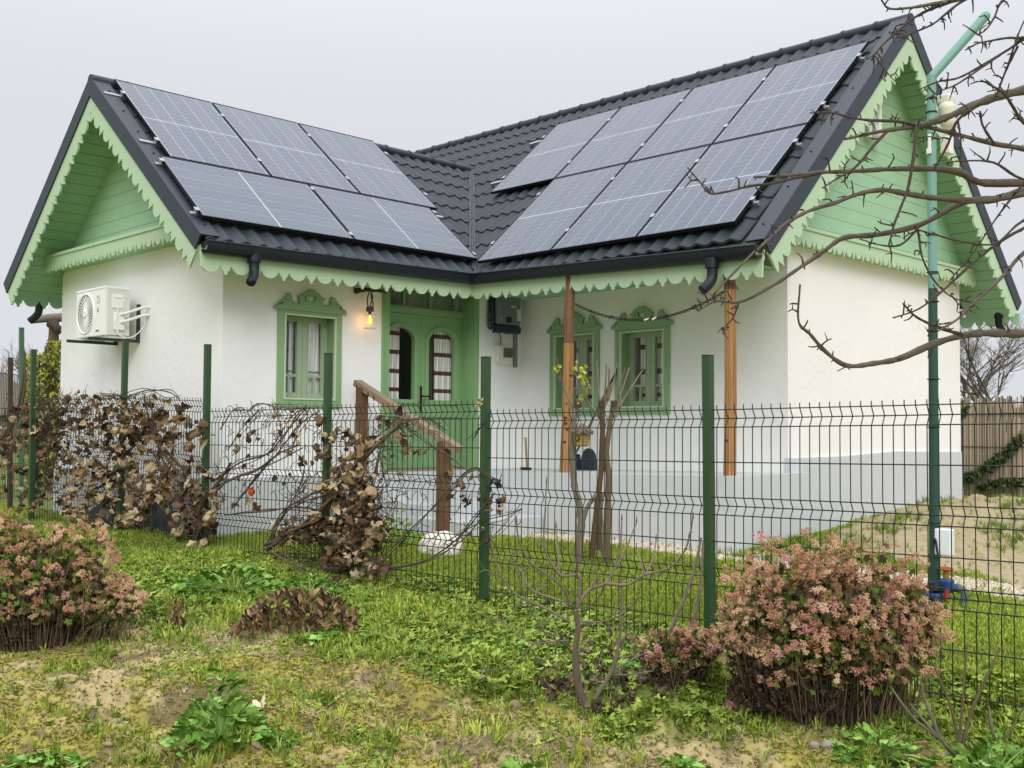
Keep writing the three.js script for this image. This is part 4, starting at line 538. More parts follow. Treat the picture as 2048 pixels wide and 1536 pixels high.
const figM = barkMat(0x82756a, .45); { // young bare fig in front of the fence
  const q = (list) => list.map(([x, y]) => [900 + x / 1.97, 720 + y / 1.97]), d = 5.25, base = at(1167, 1408, d); base.y = gy(base.x, base.z) - .03; const g = thing('young_fig_tree', 'small leafless fig tree with upcurved grey twigs before the fence', 'tree', base), o = base.clone().negate();
  const fl = [[[[525, 1362], [507, 1290], [498, 1220], [495, 1130], [505, 1060], [495, 985]], 25, 20], [[[475, 1035], [380, 980], [270, 930], [215, 870], [175, 780], [160, 690]], 11, 5], [[[480, 965], [400, 937], [330, 910], [290, 860], [280, 820]], 10, 5], [[[470, 955], [440, 890], [380, 845], [310, 790], [272, 710], [262, 640]], 11, 5], [[[500, 975], [512, 910], [505, 850], [440, 850], [400, 800], [372, 740], [375, 600], [380, 485]], 13, 5], [[[505, 960], [550, 905], [612, 880], [650, 820], [690, 750], [735, 640]], 15, 5],
  [[[612, 880], [700, 885], [770, 845], [860, 820], [920, 760], [945, 690], [957, 622]], 12, 6], [[[650, 820], [670, 740], [677, 630]], 9, 5], [[[770, 845], [800, 780], [812, 710]], 9, 5], [[[515, 1030], [600, 1030], [680, 1000], [738, 938]], 8, 4], [[[470, 1105], [400, 1110], [320, 1115], [250, 1070], [195, 1020]], 8, 4], [[[330, 1116], [270, 1180], [180, 1222], [130, 1215]], 6, 3], [[[385, 1090], [330, 1010], [290, 920], [245, 780]], 7, 4], [[[570, 1335], [640, 1220], [665, 1120], [675, 1000], [675, 870]], 14, 6], [[[640, 1222], [700, 1190], [760, 1160], [800, 1152]], 9, 5], [[[640, 1240], [700, 1240], [800, 1225]], 8, 5], [[[660, 1180], [690, 1090], [705, 1035]], 6, 3], [[[430, 850], [425, 740], [418, 660]], 8, 5], [[[500, 860], [500, 760], [498, 620]], 9, 5], [[[560, 900], [580, 840], [556, 800]], 7, 4], [[[610, 880], [590, 930], [530, 990]], 7, 5], [[[480, 1150], [440, 1110], [400, 1100]], 8, 5], [[[560, 1255], [600, 1160], [640, 1050]], 5, 3], [[[770, 850], [745, 770], [735, 740]], 7, 4]];
  const tw = []; fl.forEach(([l, a, b], i) => { const P = Pts(q(l), d, (i % 3 - 1) * .18).map(p => p.add(o)), s = d / FPX / 2; if (i && i !== 13) P[0].copy(Pts(q([l[0]]), d)[0].add(o)); part(i && i !== 13 ? 'branch' : 'trunk', limb(P, a * s * (i && i !== 13 ? .52 : .7), b * s * .5, 8, 5, .28), figM, g); if (i && P.length > 3) tw.push(...spurs(P, .0042, 4, g, figM, .11)); if (i) tw.push(rod(P[P.length - 1], P[P.length - 1].clone().add(V(0, .03, 0)), b * s * .8, 6, b * s * .3)); }); part('bud', tw, M.barkGrey, g).userData.kind = 'stuff';
  const t2 = thing('twin_shoots', 'two straight bare grey shoots beside the small chrysanthemum bush', 'shoots', at(1355, 1300, 5.5)), o2 = t2.position.clone().negate(); for (const l of [[[860, 1080], [880, 1035], [930, 920], [970, 790], [990, 700]], [[950, 1090], [957, 1040], [985, 900], [998, 720]]]) part('shoot', limb(Pts(q(l), 5.5).map(p => p.add(o2)), .012, .006, 7, 4, .15), M.barkGrey, t2);
}
const leafOutline = (lobes, depth) => { const n = lobes * 4, r = []; for (let i = 0; i < n; i++) { const a = i / n * Math.PI * 2; r.push([Math.cos(a) * (1 - depth * (.5 - .5 * Math.cos(a * lobes))), Math.sin(a) * (1 - depth * (.5 - .5 * Math.cos(a * lobes)))]); } return r; };
function leafGeo(lobes, depth, curl, seed2, ex = 1) { // a flat lobed leaf, cupped and crumpled
  const r = leafOutline(lobes, depth), pos = [0, 0, 0], idx = [], n = r.length, f = (x, y) => curl * (x * x * .8 + y * y * .35) + (fbm(x * 2.2 + seed2, y * 2.2, 2) - .5) * 1.1 * Math.abs(curl);
  for (const k of [.55, 1]) for (const [x, y] of r) pos.push(x * k, y * k * ex, f(x * k, y * k)); pos[2] = f(0, 0);
  for (let i = 0; i < n; i++) { const j = (i + 1) % n; idx.push(0, 1 + i, 1 + j, 1 + i, 1 + n + i, 1 + j, 1 + j, 1 + n + i, 1 + n + j); }
  const g = new THREE.BufferGeometry(); g.setAttribute('position', new THREE.Float32BufferAttribute(pos, 3)); g.setIndex(idx); g.computeVertexNormals(); return g;
}
const dryGeo = [leafGeo(5, .4, .9, 1), leafGeo(3, .3, 1.3, 5, .8), leafGeo(5, .35, -1.1, 9), leafGeo(4, .45, 1.6, 14, .6), leafGeo(3, .25, 1.9, 20, .7)];
const dryMats = [0x634d39, 0x836b4e, 0xa89474, 0x46372b, 0xbcaa88, 0x57483a, 0x6d543b].map(c => leafMat(c)); const rustLeaf = leafMat(0xa2562a);
const qr = () => new THREE.Quaternion().setFromEuler(new THREE.Euler(rr(0, 6.3), rr(0, 6.3), rr(0, 6.3)));
{ // pruned tree behind the fence, with the hanging nest
  const d = 8.75, q = l => l.map(([x, y]) => [1100 + x / 5.91, 700 + y / 5.91]), base = at(1180, 1140, d); base.y = gy(base.x, base.z) - .05; const g = thing('pruned_tree', 'pruned tree with several stub trunks and thin shoots before the porch', 'tree', base), o = base.clone().negate();
  const st = [[[[1156, 1150], [1159, 1086], [1163, 1043], [1156, 1000], [1149, 972], [1147, 943], [1145, 911], [1147, 869], [1150, 827], [1155, 806]], 17, 11, M.barkGrey], [[[1162, 1052], [1176, 1012], [1186, 998], [1196, 985]], 10, 9, M.barkGrey], [[[1183, 1115], [1186, 1090], [1191, 1043], [1197, 986], [1202, 943], [1204, 895], [1205, 852], [1203, 804]], 13, 10, M.barkBrown], [[[1215, 1142], [1215, 1086], [1216, 1000], [1217, 950], [1213, 903], [1217, 869], [1222, 835], [1227, 804]], 16, 9, M.barkOlive], [[[1200, 1100], [1199, 1040], [1200, 985]], 14, 12, M.barkBrown], [[[1212, 1140], [1206, 1080], [1200, 1020], [1205, 985]], 12, 10, M.barkGrey]];
  for (const [l, a, b, m] of st) { const P = Pts(l, d).map(p => p.add(o)), s = d / FPX / 2; part('trunk', limb(P, a * s * .95, b * s * 1.0, 10, 5, .22), m, g); const e = P[P.length - 1]; if (l[l.length - 1][1] < 820) part('cut_stub', limb([e.clone().add(V(0, -.04, 0)), e.clone().add(V(0, .012, 0))], b * s * 1.35, b * s * 1.3, 10, 2, .2), M.barkDark, g); }
  const sh = [[[[1147, 820], [1135.5, 791], [1121, 762], [1115, 749]], 5], [[[1124, 768], [1119, 740], [1113, 714]], 3.5], [[[1202, 840], [1188, 820], [1174, 801], [1161, 768], [1148, 745], [1139, 734]], 5], [[[1208, 815], [1213, 795], [1217, 776], [1219, 735]], 5], [[[1209, 814], [1220, 790], [1228, 759], [1233, 727]], 4.5], [[[1230, 835], [1235, 815], [1240, 793], [1250, 762], [1259, 735]], 6], [[[1230, 835], [1247, 800], [1264, 773], [1275, 755], [1286, 740]], 5], [[[1200, 800], [1197, 779], [1195, 745], [1194, 719]], 4.5], [[[1207, 812], [1211, 770], [1213, 728]], 4], [[[1216, 800], [1221, 770]], 6], [[[1232, 832], [1238, 780], [1251, 736]], 4.5], [[[1171, 800], [1172, 775]], 4], [[[1165, 806], [1180, 780]], 3]];
  for (const [l, a] of sh) { const P = Pts(l, d, .05).map(p => p.add(o)), s = d / FPX / 2; part('shoot', limb(P, a * s, a * s * .6, 6, 4, .15), pick([M.barkOlive, M.barkGrey]), g); }
  const yl = leafMat(0xb9bd4a, { transmission: .2 }), yg = leafGeo(5, .45, .5, 33); for (const [x, y, n, r] of [[1161, 733, 7, 12], [1168, 752, 6, 10], [1172, 762, 6, 9], [1180, 778, 6, 9], [1168, 790, 6, 10], [1115, 738, 7, 8], [1162, 800, 4, 8]]) for (let i = 0; i < n; i++) { const m = part('young_leaf', yg, yl, g); m.position.copy(at(x + rr(-r, r), y + rr(-r, r) * .8, d + rr(-.06, .06)).add(o)); m.quaternion.copy(qr()); m.scale.setScalar(rr(.014, .026)); }
  const nb = at(1163, 893, d - .1), n = thing('bird_nest_basket', 'small woven bird nest basket hanging from the pruned tree', 'nest basket', nb), wk = std(0xa08a50, .9), th = std(0x7a6a58, .95);
  const ring = []; for (let k = 0; k < 9; k++) { const r = lerp(.052, .062, k / 8), y = .012 + k * .0115; ring.push(new THREE.TorusGeometry(r, .0068, 6, 18).rotateX(Math.PI / 2).rotateZ(rr(-.08, .08)).translate(0, y, 0)); } part('woven_basket', [...ring, cyl(.045, .045, .01, 14).translate(0, .006, 0)], wk, n);
  part('thatch_roof', (() => { const a = []; for (let i = 0; i < 90; i++) { const t = rr(0, 6.3), r = rr(.075, .098), y = rr(.095, .125); a.push(rod(V(rr(-.01, .01), rr(.17, .185), rr(-.01, .01)), V(Math.cos(t) * r, y, Math.sin(t) * r), .005, 4)); } return a; })(), th, n).userData.kind = 'stuff'; part('hanger', limb([V(0, .18, 0), V(-.03, .24, 0), V(-.02, .30, .0)], .003, .003, 5, 3), M.dark, n); part('entrance', new THREE.TorusGeometry(.02, .006, 6, 14).translate(.01, .07, .062), M.barkDark, n);
}
// ------------------------------------------------------------------ dried vines on the fence
const fz = (px, py, off = 0) => { let P = onZ(px, py, 2.85); for (let i = 0; i < 3; i++) P = onZ(px, py, fenceZ(P.x) + off); return P; };
function vine(name, label, stems, leaves, tang, base) {
  const b = fz(...base, .1); b.y = gy(b.x, b.z); const g = thing(name, label, 'vine', b), o = b.clone().negate();
  for (const [l0, w00, w1, off = .06] of stems) for (let q = 0; q < 3; q++) { const l = l0.map(([x, y], i) => q ? [x + rr(-9, 9) * q * .6, y + rr(-9, 9) * q * .6] : [x, y]), w0 = q ? w00 * .4 : w00 * .8; const P = l.map(([x, y]) => fz(x, y, off + rr(-.04, .04)).add(o)), s = P[0].clone().sub(o).distanceTo(CAM) / FPX / 2; part('stem', limb(P, w0 * s * .75, w1 * s * .75, 6, 5, .4), pick([M.barkDark, M.bark, M.barkBrown]), g); }
  const all = []; for (const [x, y, rx, ry, n, s0, s1, off = .05, pal] of leaves) for (let i = 0; i < n * .82; i++) { const a = rr(0, 6.3), r = Math.sqrt(rnd()); all.push([fz(x + Math.cos(a) * r * rx, y + Math.sin(a) * r * ry, off + rr(-.12, .16)).add(o), rr(s0 * .85, s1 * 1.35), pal]); }
  const rest = dryMats.map(() => []); all.sort((p, q) => q[1] - p[1]); all.forEach(([P, s, pal], i) => { const k = pal ? pick(pal) : Math.floor(rnd() * 7), geo = pick(dryGeo), Q = qr(); if (i < 260) { const m = part('dry_leaf', geo, dryMats[k], g); m.position.copy(P); m.quaternion.copy(Q); m.scale.setScalar(s); } else rest[k].push(geo.clone().applyMatrix4(new THREE.Matrix4().compose(P, Q, V(s, s, s)))); });
  rest.forEach((l, k) => { if (l.length) part('dry_leaf', l, dryMats[k], g).userData.kind = 'stuff'; });
  const tl = []; for (const [x, y, rx, ry, n, L] of tang) for (let i = 0; i < n * 1.15; i++) { const p = fz(x + rr(-rx, rx), y + rr(-ry, ry), rr(-.08, .14)).add(o), dir = V(rr(-1, 1), rr(-.9, .7), rr(-.4, .4)).normalize(), l = rr(.4, 1) * L; tl.push(limb([p, p.clone().addScaledVector(dir, l * .5).add(V(rr(-.02, .02), rr(-.02, .03), rr(-.02, .02))), p.clone().addScaledVector(dir, l)], .0035, .0018, 4, 2)); }
  if (tl.length) part('tendril', tl, M.barkBrown, g).userData.kind = 'stuff'; return g;
}
vine('dried_vine', 'dense dried grapevine heaped over the fence below the air conditioner', [
  [[[385, 1105], [400, 1040], [380, 980], [330, 910], [300, 850], [290, 800]], 14, 4], [[[385, 1105], [405, 1010], [440, 960], [460, 930]], 16, 6], [[[372, 1100], [345, 1030], [330, 960], [310, 900]], 9, 4], [[[420, 1060], [395, 980], [360, 930], [300, 870], [260, 800], [200, 790]], 8, 3], [[[60, 1040], [70, 940], [80, 860], [130, 820]], 12, 5], [[[45, 870], [75, 950], [40, 1000]], 7, 3], [[[300, 1060], [320, 990], [345, 920], [350, 850]], 6, 3], [[[410, 985], [470, 955], [520, 935], [560, 905], [600, 890]], 8, 3], [[[250, 795], [300, 780], [340, 785], [360, 800]], 5, 2], [[[200, 1060], [215, 980], [240, 900], [250, 830]], 8, 3], [[[0, 880], [30, 840], [50, 780], [48, 700]], 8, 4]],
  [[210, 880, 130, 70, 200, .03, .05], [220, 990, 110, 70, 240, .03, .055, .08, [1, 2, 4, 2, 5]], [330, 900, 90, 100, 90, .03, .055], [380, 1000, 55, 70, 100, .028, .05], [300, 830, 70, 40, 45, .025, .05], [390, 1055, 40, 50, 80, .025, .042], [60, 930, 70, 90, 110, .026, .05], [40, 850, 50, 40, 50, .03, .05], [160, 830, 120, 45, 260, .014, .034], [310, 830, 16, 14, 2, .09, .1, .09, [1]]], [[160, 835, 150, 48, 900, .12], [220, 920, 160, 90, 340, .16], [380, 1000, 60, 90, 120, .14], [50, 900, 60, 90, 120, .16]], [385, 1105]);
vine('dried_vine', 'tangled dried vine slumped over the fence in front of the doorsteps', [
  [[[535, 1100], [575, 1068], [640, 1040], [700, 1030], [760, 1015]], 14, 8, .14], [[[560, 1090], [610, 1045], [660, 1000], [700, 950], [745, 900], [800, 848]], 15, 6, .12], [[[530, 1090], [620, 1060], [690, 1045], [780, 1060]], 12, 5, .16], [[[650, 1010], [690, 960], [735, 905], [760, 885]], 10, 5, .1], [[[680, 1000], [640, 985], [600, 1000], [560, 1030], [535, 1085]], 8, 4, .1], [[[540, 1102], [600, 1140], [660, 1165], [740, 1190]], 8, 3, .4], [[[765, 1015], [740, 970], [700, 950]], 7, 3, .1], [[[700, 1130], [720, 1060], [740, 980], [760, 900]], 10, 4, .1], [[[660, 1140], [680, 1070], [700, 1000], [720, 950]], 9, 4, .1], [[[600, 1060], [700, 1090], [760, 1130]], 6, 3, .2]],
  [[690, 900, 60, 45, 55, .025, .045], [700, 985, 55, 50, 80, .03, .05, .1, [1, 2, 4, 5]], [690, 1060, 75, 55, 190, .025, .045, .14], [710, 1120, 60, 50, 110, .025, .045, .16], [600, 1060, 60, 30, 40, .02, .035], [780, 850, 30, 40, 16, .025, .04]], [[680, 1050, 110, 90, 420, .2], [700, 930, 70, 80, 130, .18]], [640, 1140]);
vine('thin_vine', 'thin bare vine stems with few leaves over the fence under the left window', [
  [[[430, 960], [480, 925], [540, 905], [560, 880], [600, 830], [615, 815]], 6, 3], [[[450, 1030], [540, 1020], [600, 1015], [640, 1020]], 4, 3], [[[470, 1010], [510, 960], [560, 900], [600, 850], [640, 820]], 4, 2], [[[560, 1040], [585, 1000], [600, 970], [610, 930]], 4, 2], [[[440, 860], [465, 822], [480, 815], [500, 822], [515, 808], [560, 815], [600, 816]], 4, 2], [[[455, 900], [490, 850], [520, 820]], 3, 2], [[[545, 810], [565, 860], [560, 910]], 3, 2], [[[620, 815], [600, 850], [585, 900]], 3, 2]],
  [[470, 890, 60, 60, 10, .024, .04], [560, 900, 70, 70, 14, .024, .04], [480, 990, 50, 60, 12, .024, .04], [620, 880, 50, 60, 8, .024, .04], [575, 860, 60, 40, 8, .02, .035]], [[560, 830, 90, 20, 60, .12], [540, 930, 100, 80, 70, .14]], [560, 1100]);
vine('thin_vine', 'thin vine with dark grape remains around the middle fence post', [
  [[[800, 845], [860, 890], [900, 915], [940, 945]], 4, 2.5], [[[640, 1130], [830, 1128], [900, 1090], [940, 1050], [985, 990]], 6, 3, .2], [[[760, 1120], [830, 1050], [900, 985], [950, 940], [1000, 975]], 5, 3, .1], [[[770, 860], [800, 835], [830, 870]], 3, 2], [[[945, 880], [965, 850], [985, 830]], 4, 2], [[[800, 850], [850, 835], [890, 860]], 3, 2], [[[900, 1080], [960, 1045], [1030, 1025], [1045, 1018]], 4, 2, .1], [[[1030, 1020], [1000, 1060], [960, 1090]], 3, 2]],
  [[930, 970, 40, 40, 18, .02, .035], [985, 990, 25, 30, 10, .02, .035], [960, 1065, 30, 30, 6, .02, .035], [800, 900, 60, 60, 10, .02, .035], [952, 806, 6, 8, 4, .025, .04, .04, [4]]], [[820, 870, 70, 40, 60, .13], [900, 1020, 90, 70, 50, .16]], [930, 1130]).children.length;
{ const gr = std(0x1e1826, .6); for (const [x, y, n, l] of [[995, 966, 12, 'dark dried grape bunch hanging right of the middle fence post'], [998, 1005, 6, 'tiny dark grape cluster hanging lowest right of the middle fence post'], [932, 1005, 10, 'dark dried grape bunch hanging just left of the middle fence post']]) { const P = fz(x, y, .07), g = thing('grape_bunch', l, 'grapes', P); for (let i = 0; i < n; i++) part('grape', new THREE.SphereGeometry(.011, 8, 6).translate(rr(-.025, .025), rr(-.03, .03), rr(-.02, .02)), gr, g); part('stalk', rod(V(0, -.02, 0), V(.01, .06, -.03), .003, 5), M.barkDark, g); } }
// ------------------------------------------------------------------ shrubs and plants
const figC = at(1195, 1352, 5.35), inLitter = (x, z) => Math.hypot(x - figC.x, z - figC.z) < .36 * (.7 + .6 * fbm(x * 5, z * 5, 2)); const noneIn = (x, z) => (x < 2.95 && z < -.28) || (x < -1.1 && z < 2.52) || (x < .62 && x > -1.3 && z > -.4 && z < .88);
function inst(name, label, cat, geo, mat, list, colors, group) { const m = new THREE.InstancedMesh(geo, mat, list.length); list.forEach((q, i) => { m.setMatrixAt(i, q); if (colors) m.setColorAt(i, colors(i)); }); m.name = numbered(name); scene.add(m); tag(m, label, cat, group, 'stuff'); return m; }
const mx = (P, Q, s, sy = s) => new THREE.Matrix4().compose(P, Q, V(s, sy, s));
function flowerGeo(n, s2) { const pos = []; const push = (...v) => v.forEach(p => pos.push(p.x, p.y, p.z)); let k = s2; const r1 = () => { k = (k * 16807) % 2147483647; return k / 2147483647; }; const ce = [0, 1, 2, 3, 4].map(i => V(i ? (r1() - .5) * 1.5 : 0, (r1() - .6) * .7, i ? (r1() - .5) * 1.5 : 0)); for (let i = 0; i < n; i++) { const c = ce[i % 5], a = r1() * 6.283, el = r1() * 1.6 - .25, L = (.6 + .4 * r1()) * .62, d = V(Math.cos(a) * Math.cos(el), Math.sin(el), Math.sin(a) * Math.cos(el)), s = V(-Math.sin(a), 0, Math.cos(a)).multiplyScalar(.06 + .05 * r1()), t = d.clone().multiplyScalar(L).add(V((r1() - .5) * .12, -.16 * (1 - el / 1.5), (r1() - .5) * .12)).add(c), m = d.clone().multiplyScalar(L * .55).add(c); push(c, m.clone().add(s), m.clone().sub(s), m.clone().add(s), t, m.clone().sub(s)); } const g = new THREE.BufferGeometry(); g.setAttribute('position', new THREE.Float32BufferAttribute(pos, 3)); g.computeVertexNormals(); return g; }
const flG = [flowerGeo(100, 31), flowerGeo(110, 77), flowerGeo(90, 123), flowerGeo(105, 421)], flM = [0xcfa682, 0xdcb998, 0xb58a66, 0xcf9f88, 0xc09872, 0xe2c8a6, 0xc99c80].map(c => leafMat(c, { transmission: .25 })), pinkM = [0xd49aa2, 0xd8a6ac].map(c => leafMat(c, { transmission: .25 }));
const smallLeaf = leafGeo(5, .4, .4, 50, .8), grM = leafMat(0x5a6e2c), dkM = leafMat(0x4a4430), olM = leafMat(0x7f7d44);
const stemM = std(0x6b5a42, .95), stemD = std(0x40352a, .95); function mum(label, px, d, rx, rz, ht, skirt, nf, pinks, lobes) {
  const base = at(px, 1400, d); base.y = gy(base.x, base.z); const g = thing('chrysanthemum_bush', label, 'flower bush', base); const heads = [], lvs = [[], [], []], stems = [];
  const dome = () => { const L = pick(lobes), a = rr(0, 6.283), e = Math.asin(rr(-.8, 1)), k = rr(.84, 1.06) * (.62 + .74 * fbm(a * 1.9 + L[0] * 7 + 20, e * 2.4 + 5, 2)); return V(L[0] + Math.cos(a) * Math.cos(e) * rx * L[3] * k, L[1] * ht + Math.sin(e) * ht * L[2] * k, Math.sin(a) * Math.cos(e) * rz * L[3] * k); };
  const rgt = V(RT.x, 0, RT.z).normalize(), fw = V(FWD.x, 0, FWD.z).normalize(), W = p => rgt.clone().multiplyScalar(p.x).addScaledVector(fw, p.z).add(V(0, p.y, 0));
  for (let i = 0; i < nf; i++) { const p = dome(); if (p.y < skirt * ht) continue; heads.push([W(p), p.z - p.y * .4]); }
  heads.sort((a, b) => a[1] - b[1]); const rest = []; heads.forEach(([P], i) => { const s = rr(.020, .040), Q = new THREE.Quaternion().setFromUnitVectors(V(0, 1, 0), V(rr(-.7, .7), 1, rr(-.7, .7)).add(P.clone().setY(0).multiplyScalar(1.3)).normalize()), geo = pick(flG), mat = rnd() < pinks ? pick(pinkM) : pick(flM); if (i < 290) { const m = part('flower_head', geo, mat, g); m.position.copy(P); m.quaternion.copy(Q); m.scale.setScalar(s); } else rest.push(geo.clone().applyMatrix4(mx(P, Q, s))); });
  if (rest.length) part('flower_head', rest, flM[1], g).userData.kind = 'stuff';
  for (let i = 0; i < nf * 5; i++) { const p = dome(), k = rr(.55, .98); p.multiplyScalar(k); if (p.y < skirt * ht * .8) continue; lvs[rnd() < .42 ? 0 : rnd() < .62 ? 1 : 2].push(smallLeaf.clone().applyMatrix4(mx(W(p), qr(), rr(.014, .030)))); }
  lvs.forEach((l, i) => { if (l.length) part('foliage', l, [grM, dkM, olM][i], g).userData.kind = 'stuff'; });
  const sk = [[], []]; for (let i = 0; i < nf * .8; i++) { const a = rr(0, 6.283), q = rr(.45, .72), b = V(lobes[0][0] * .3 + Math.cos(a) * rx * q * .9, -.01, Math.sin(a) * rz * q * .9), t = V(b.x * 1.22 + rr(-.03, .03), skirt * ht * rr(1, 2.2), b.z * 1.12 + rr(-.03, .03)); sk[i % 2].push(limb([W(b), W(b.clone().lerp(t, .5).add(V(rr(-.02, .02), 0, rr(-.02, .02)))), W(t)], rr(.003, .0055), rr(.002, .004), 4, 2, .5)); } sk.forEach((l, i) => part('dry_stem', l, i ? stemM : stemD, g).userData.kind = 'stuff'); for (let i = 0; i < nf * .3; i++) { const p = dome(), t = p.clone().multiplyScalar(.95), b = V(p.x * rr(.45, .95), 0, p.z * rr(.4, .95)); stems.push(limb([W(b).add(V(0, -.02, 0)), W(b.clone().lerp(t, .5).add(V(rr(-.02, .02), .03, rr(-.02, .02)))), W(t)], rr(.002, .0042), .002, 4, 2)); }
  part('stem', stems, stemM, g).userData.kind = 'stuff'; const dr = []; for (let i = 0; i < nf * 1.6; i++) { const a = rr(0, 6.283), k = rr(.55, 1), y = rr(.02, skirt * ht * 1.5), p = V(lobes[0][0] * .5 + Math.cos(a) * rx * .8 * k, y, Math.sin(a) * rz * .8 * k); dr.push(pick(dryGeo).clone().applyMatrix4(new THREE.Matrix4().compose(W(p), qr(), V(.009, .024, .012)))); } part('withered_leaf', dr, dryMats[3], g).userData.kind = 'stuff'; return g;
}
mum('large round faded pink chrysanthemum bush in front of the fence at the right', 1652, 4.85, .435, .36, .49, .32, 1350, .07, [[-.16, .98, .52, .72], [.14, 1.0, .52, .68], [0, .86, .5, 1], [-.05, .8, .4, 1.0], [.3, .86, .35, .5], [-.02, .56, .5, .98], [.12, .5, .45, .85]]);
mum('large faded pink chrysanthemum bush at the left edge of the garden', 95, 6.3, .44, .40, .50, .34, 900, .04, [[-.28, .95, .62, .6], [.12, .85, .6, .62], [-.05, .75, .5, 1], [.38, .42, .3, .4], [-.45, .8, .6, .6], [-.05, .52, .4, .9]]);
mum('small faded chrysanthemum bush between the bare fig and the nearest fence post', 1365, 5.4, .17, .14, .20, .3, 130, .2, [[-.05, .9, .5, 1], [.08, .95, .5, .7]]);
mum('tiny faded chrysanthemum clump left of the foot of the large round bush', 1492, 5.05, .085, .08, .12, .25, 30, .1, [[0, .8, .5, 1]]);
{ // dead leafy clump and other single plants
  const P = at(598, 1262, 6.55); P.y = gy(P.x, P.z); const g = thing('withered_plant', 'low withered brown leafy plant on the grass before the vine tangle', 'plant', P), lg = (() => { const l = leafGeo(2, .1, .6, 61, .38); return l; })(); const br = [0x7a6046, 0x5c4634, 0x997c58, 0x46372b, 0xac9270].map(c => leafMat(c)); const rgt = V(RT.x, 0, RT.z).normalize(), fw = V(FWD.x, 0, FWD.z).normalize(); for (let i = 0; i < 290; i++) { const x = rr(-.36, .36), z = rr(-.16, .16), h = .30 * Math.sqrt(Math.max(.05, 1 - (x / .37) ** 2)) * (.75 + .25 * fbm(x * 9 + 4, z * 9, 2)); const m = part('dead_leaf', lg, pick(br), g); m.position.copy(rgt.clone().multiplyScalar(x).addScaledVector(fw, z)).add(V(0, rr(.03, h), 0)); const dn = V(rr(-1, 1), -.9, rr(-1, 1)).normalize(); m.quaternion.setFromUnitVectors(V(1, 0, 0), dn).multiply(new THREE.Quaternion().setFromAxisAngle(V(1, 0, 0), rr(0, 6.3))); m.scale.setScalar(rr(.026, .05)); }
  const dk = thing('withered_spike', 'single brown withered stalk standing in the grass left of centre', 'plant', (() => { const p = at(356, 1250, 6.6); p.y = gy(p.x, p.z); return p; })()); for (let i = 0; i < 40; i++) { const m = part('dead_leaf', lg, pick(br), dk); m.position.set(rr(-.04, .04), rr(.02, .18), rr(-.04, .04)); m.quaternion.setFromUnitVectors(V(1, 0, 0), V(rr(-.4, .4), rnd() < .5 ? 1 : -1, rr(-.4, .4)).normalize()); m.scale.setScalar(rr(.02, .035)); }
  const weedLeaf = leafGeo(5, .3, .35, 70, .55), wm = [0x648a34, 0x7da345, 0x527829, 0x98ba62].map(c => leafMat(c, { roughness: .5 }));
  const weed = (label, px, py, d, w, h, n, sz) => { const p = at(px, py, d); p.y = gy(p.x, p.z); const q = thing('leafy_weed', label, 'weed', p); const st = []; for (let i = 0; i < n; i++) { const a = rr(0, 6.3), r = Math.sqrt(rnd()) * w, e = V(Math.cos(a) * r, h * (1 - (r / w) ** 1.3) * rr(.35, 1) + .015, Math.sin(a) * r); const m = part('leaf', weedLeaf, pick(wm), q); m.position.copy(e); const out = V(Math.cos(a), rr(-.2, .9), Math.sin(a)).normalize(), Q = new THREE.Quaternion().setFromUnitVectors(V(1, 0, 0), out); m.quaternion.copy(Q).multiply(new THREE.Quaternion().setFromAxisAngle(V(1, 0, 0), rr(-.9, .9) + Math.PI / 2 * 0 + 1.57 * 0 + (rnd() < .5 ? 1.3 : 1.8))); m.scale.setScalar(rr(.6, 1.15) * sz); if (i % 3 === 0) st.push(limb([V(0, 0, 0), e.clone().multiplyScalar(.5).add(V(0, .02, 0)), e], .004, .002, 5, 2)); } part('stalk', st, wm[3], q).userData.kind = 'stuff'; return q; };
  weed('tall bushy green weed in the left foreground on mossy soil', 440, 1462, 4.6, .22, .34, 230, .042); weed('low spreading green weed right of the tall foreground weed', 560, 1440, 4.65, .16, .09, 70, .035); weed('broad leafy green weeds along the fence below the left window', 470, 1160, 7.6, .5, .26, 200, .055); weed('leafy green weed patch beside the dried vine, nearer the window', 620, 1150, 7.6, .35, .16, 90, .05);
  weed('green leafy weed at the bottom right corner under the twigs', 1985, 1520, 4.3, .26, .22, 170, .042); weed('green leafy weed at the foot of the large flower bush', 1760, 1510, 4.35, .22, .14, 120, .034); weed('small leafy weed at the bottom edge right of centre', 1365, 1500, 4.35, .12, .06, 50, .034); weed('broad green rosette at the middle of the bottom edge', 1040, 1530, 4.22, .10, .05, 26, .045); weed('green weed under the fig tree between its stems', 1220, 1300, 5.7, .18, .1, 60, .04); weed('pale green weed at the lower left corner', 95, 1500, 4.35, .16, .05, 60, .035); weed('dark green plant at the foot of the doorsteps', 800, 1090, 9.7, .26, .34, 120, .04); weed('leafy weed below the middle fence post', 700, 1235, 6.5, .35, .1, 100, .042); weed('green weeds left of the fig tree below the fence', 1010, 1270, 6.1, .25, .08, 80, .036);
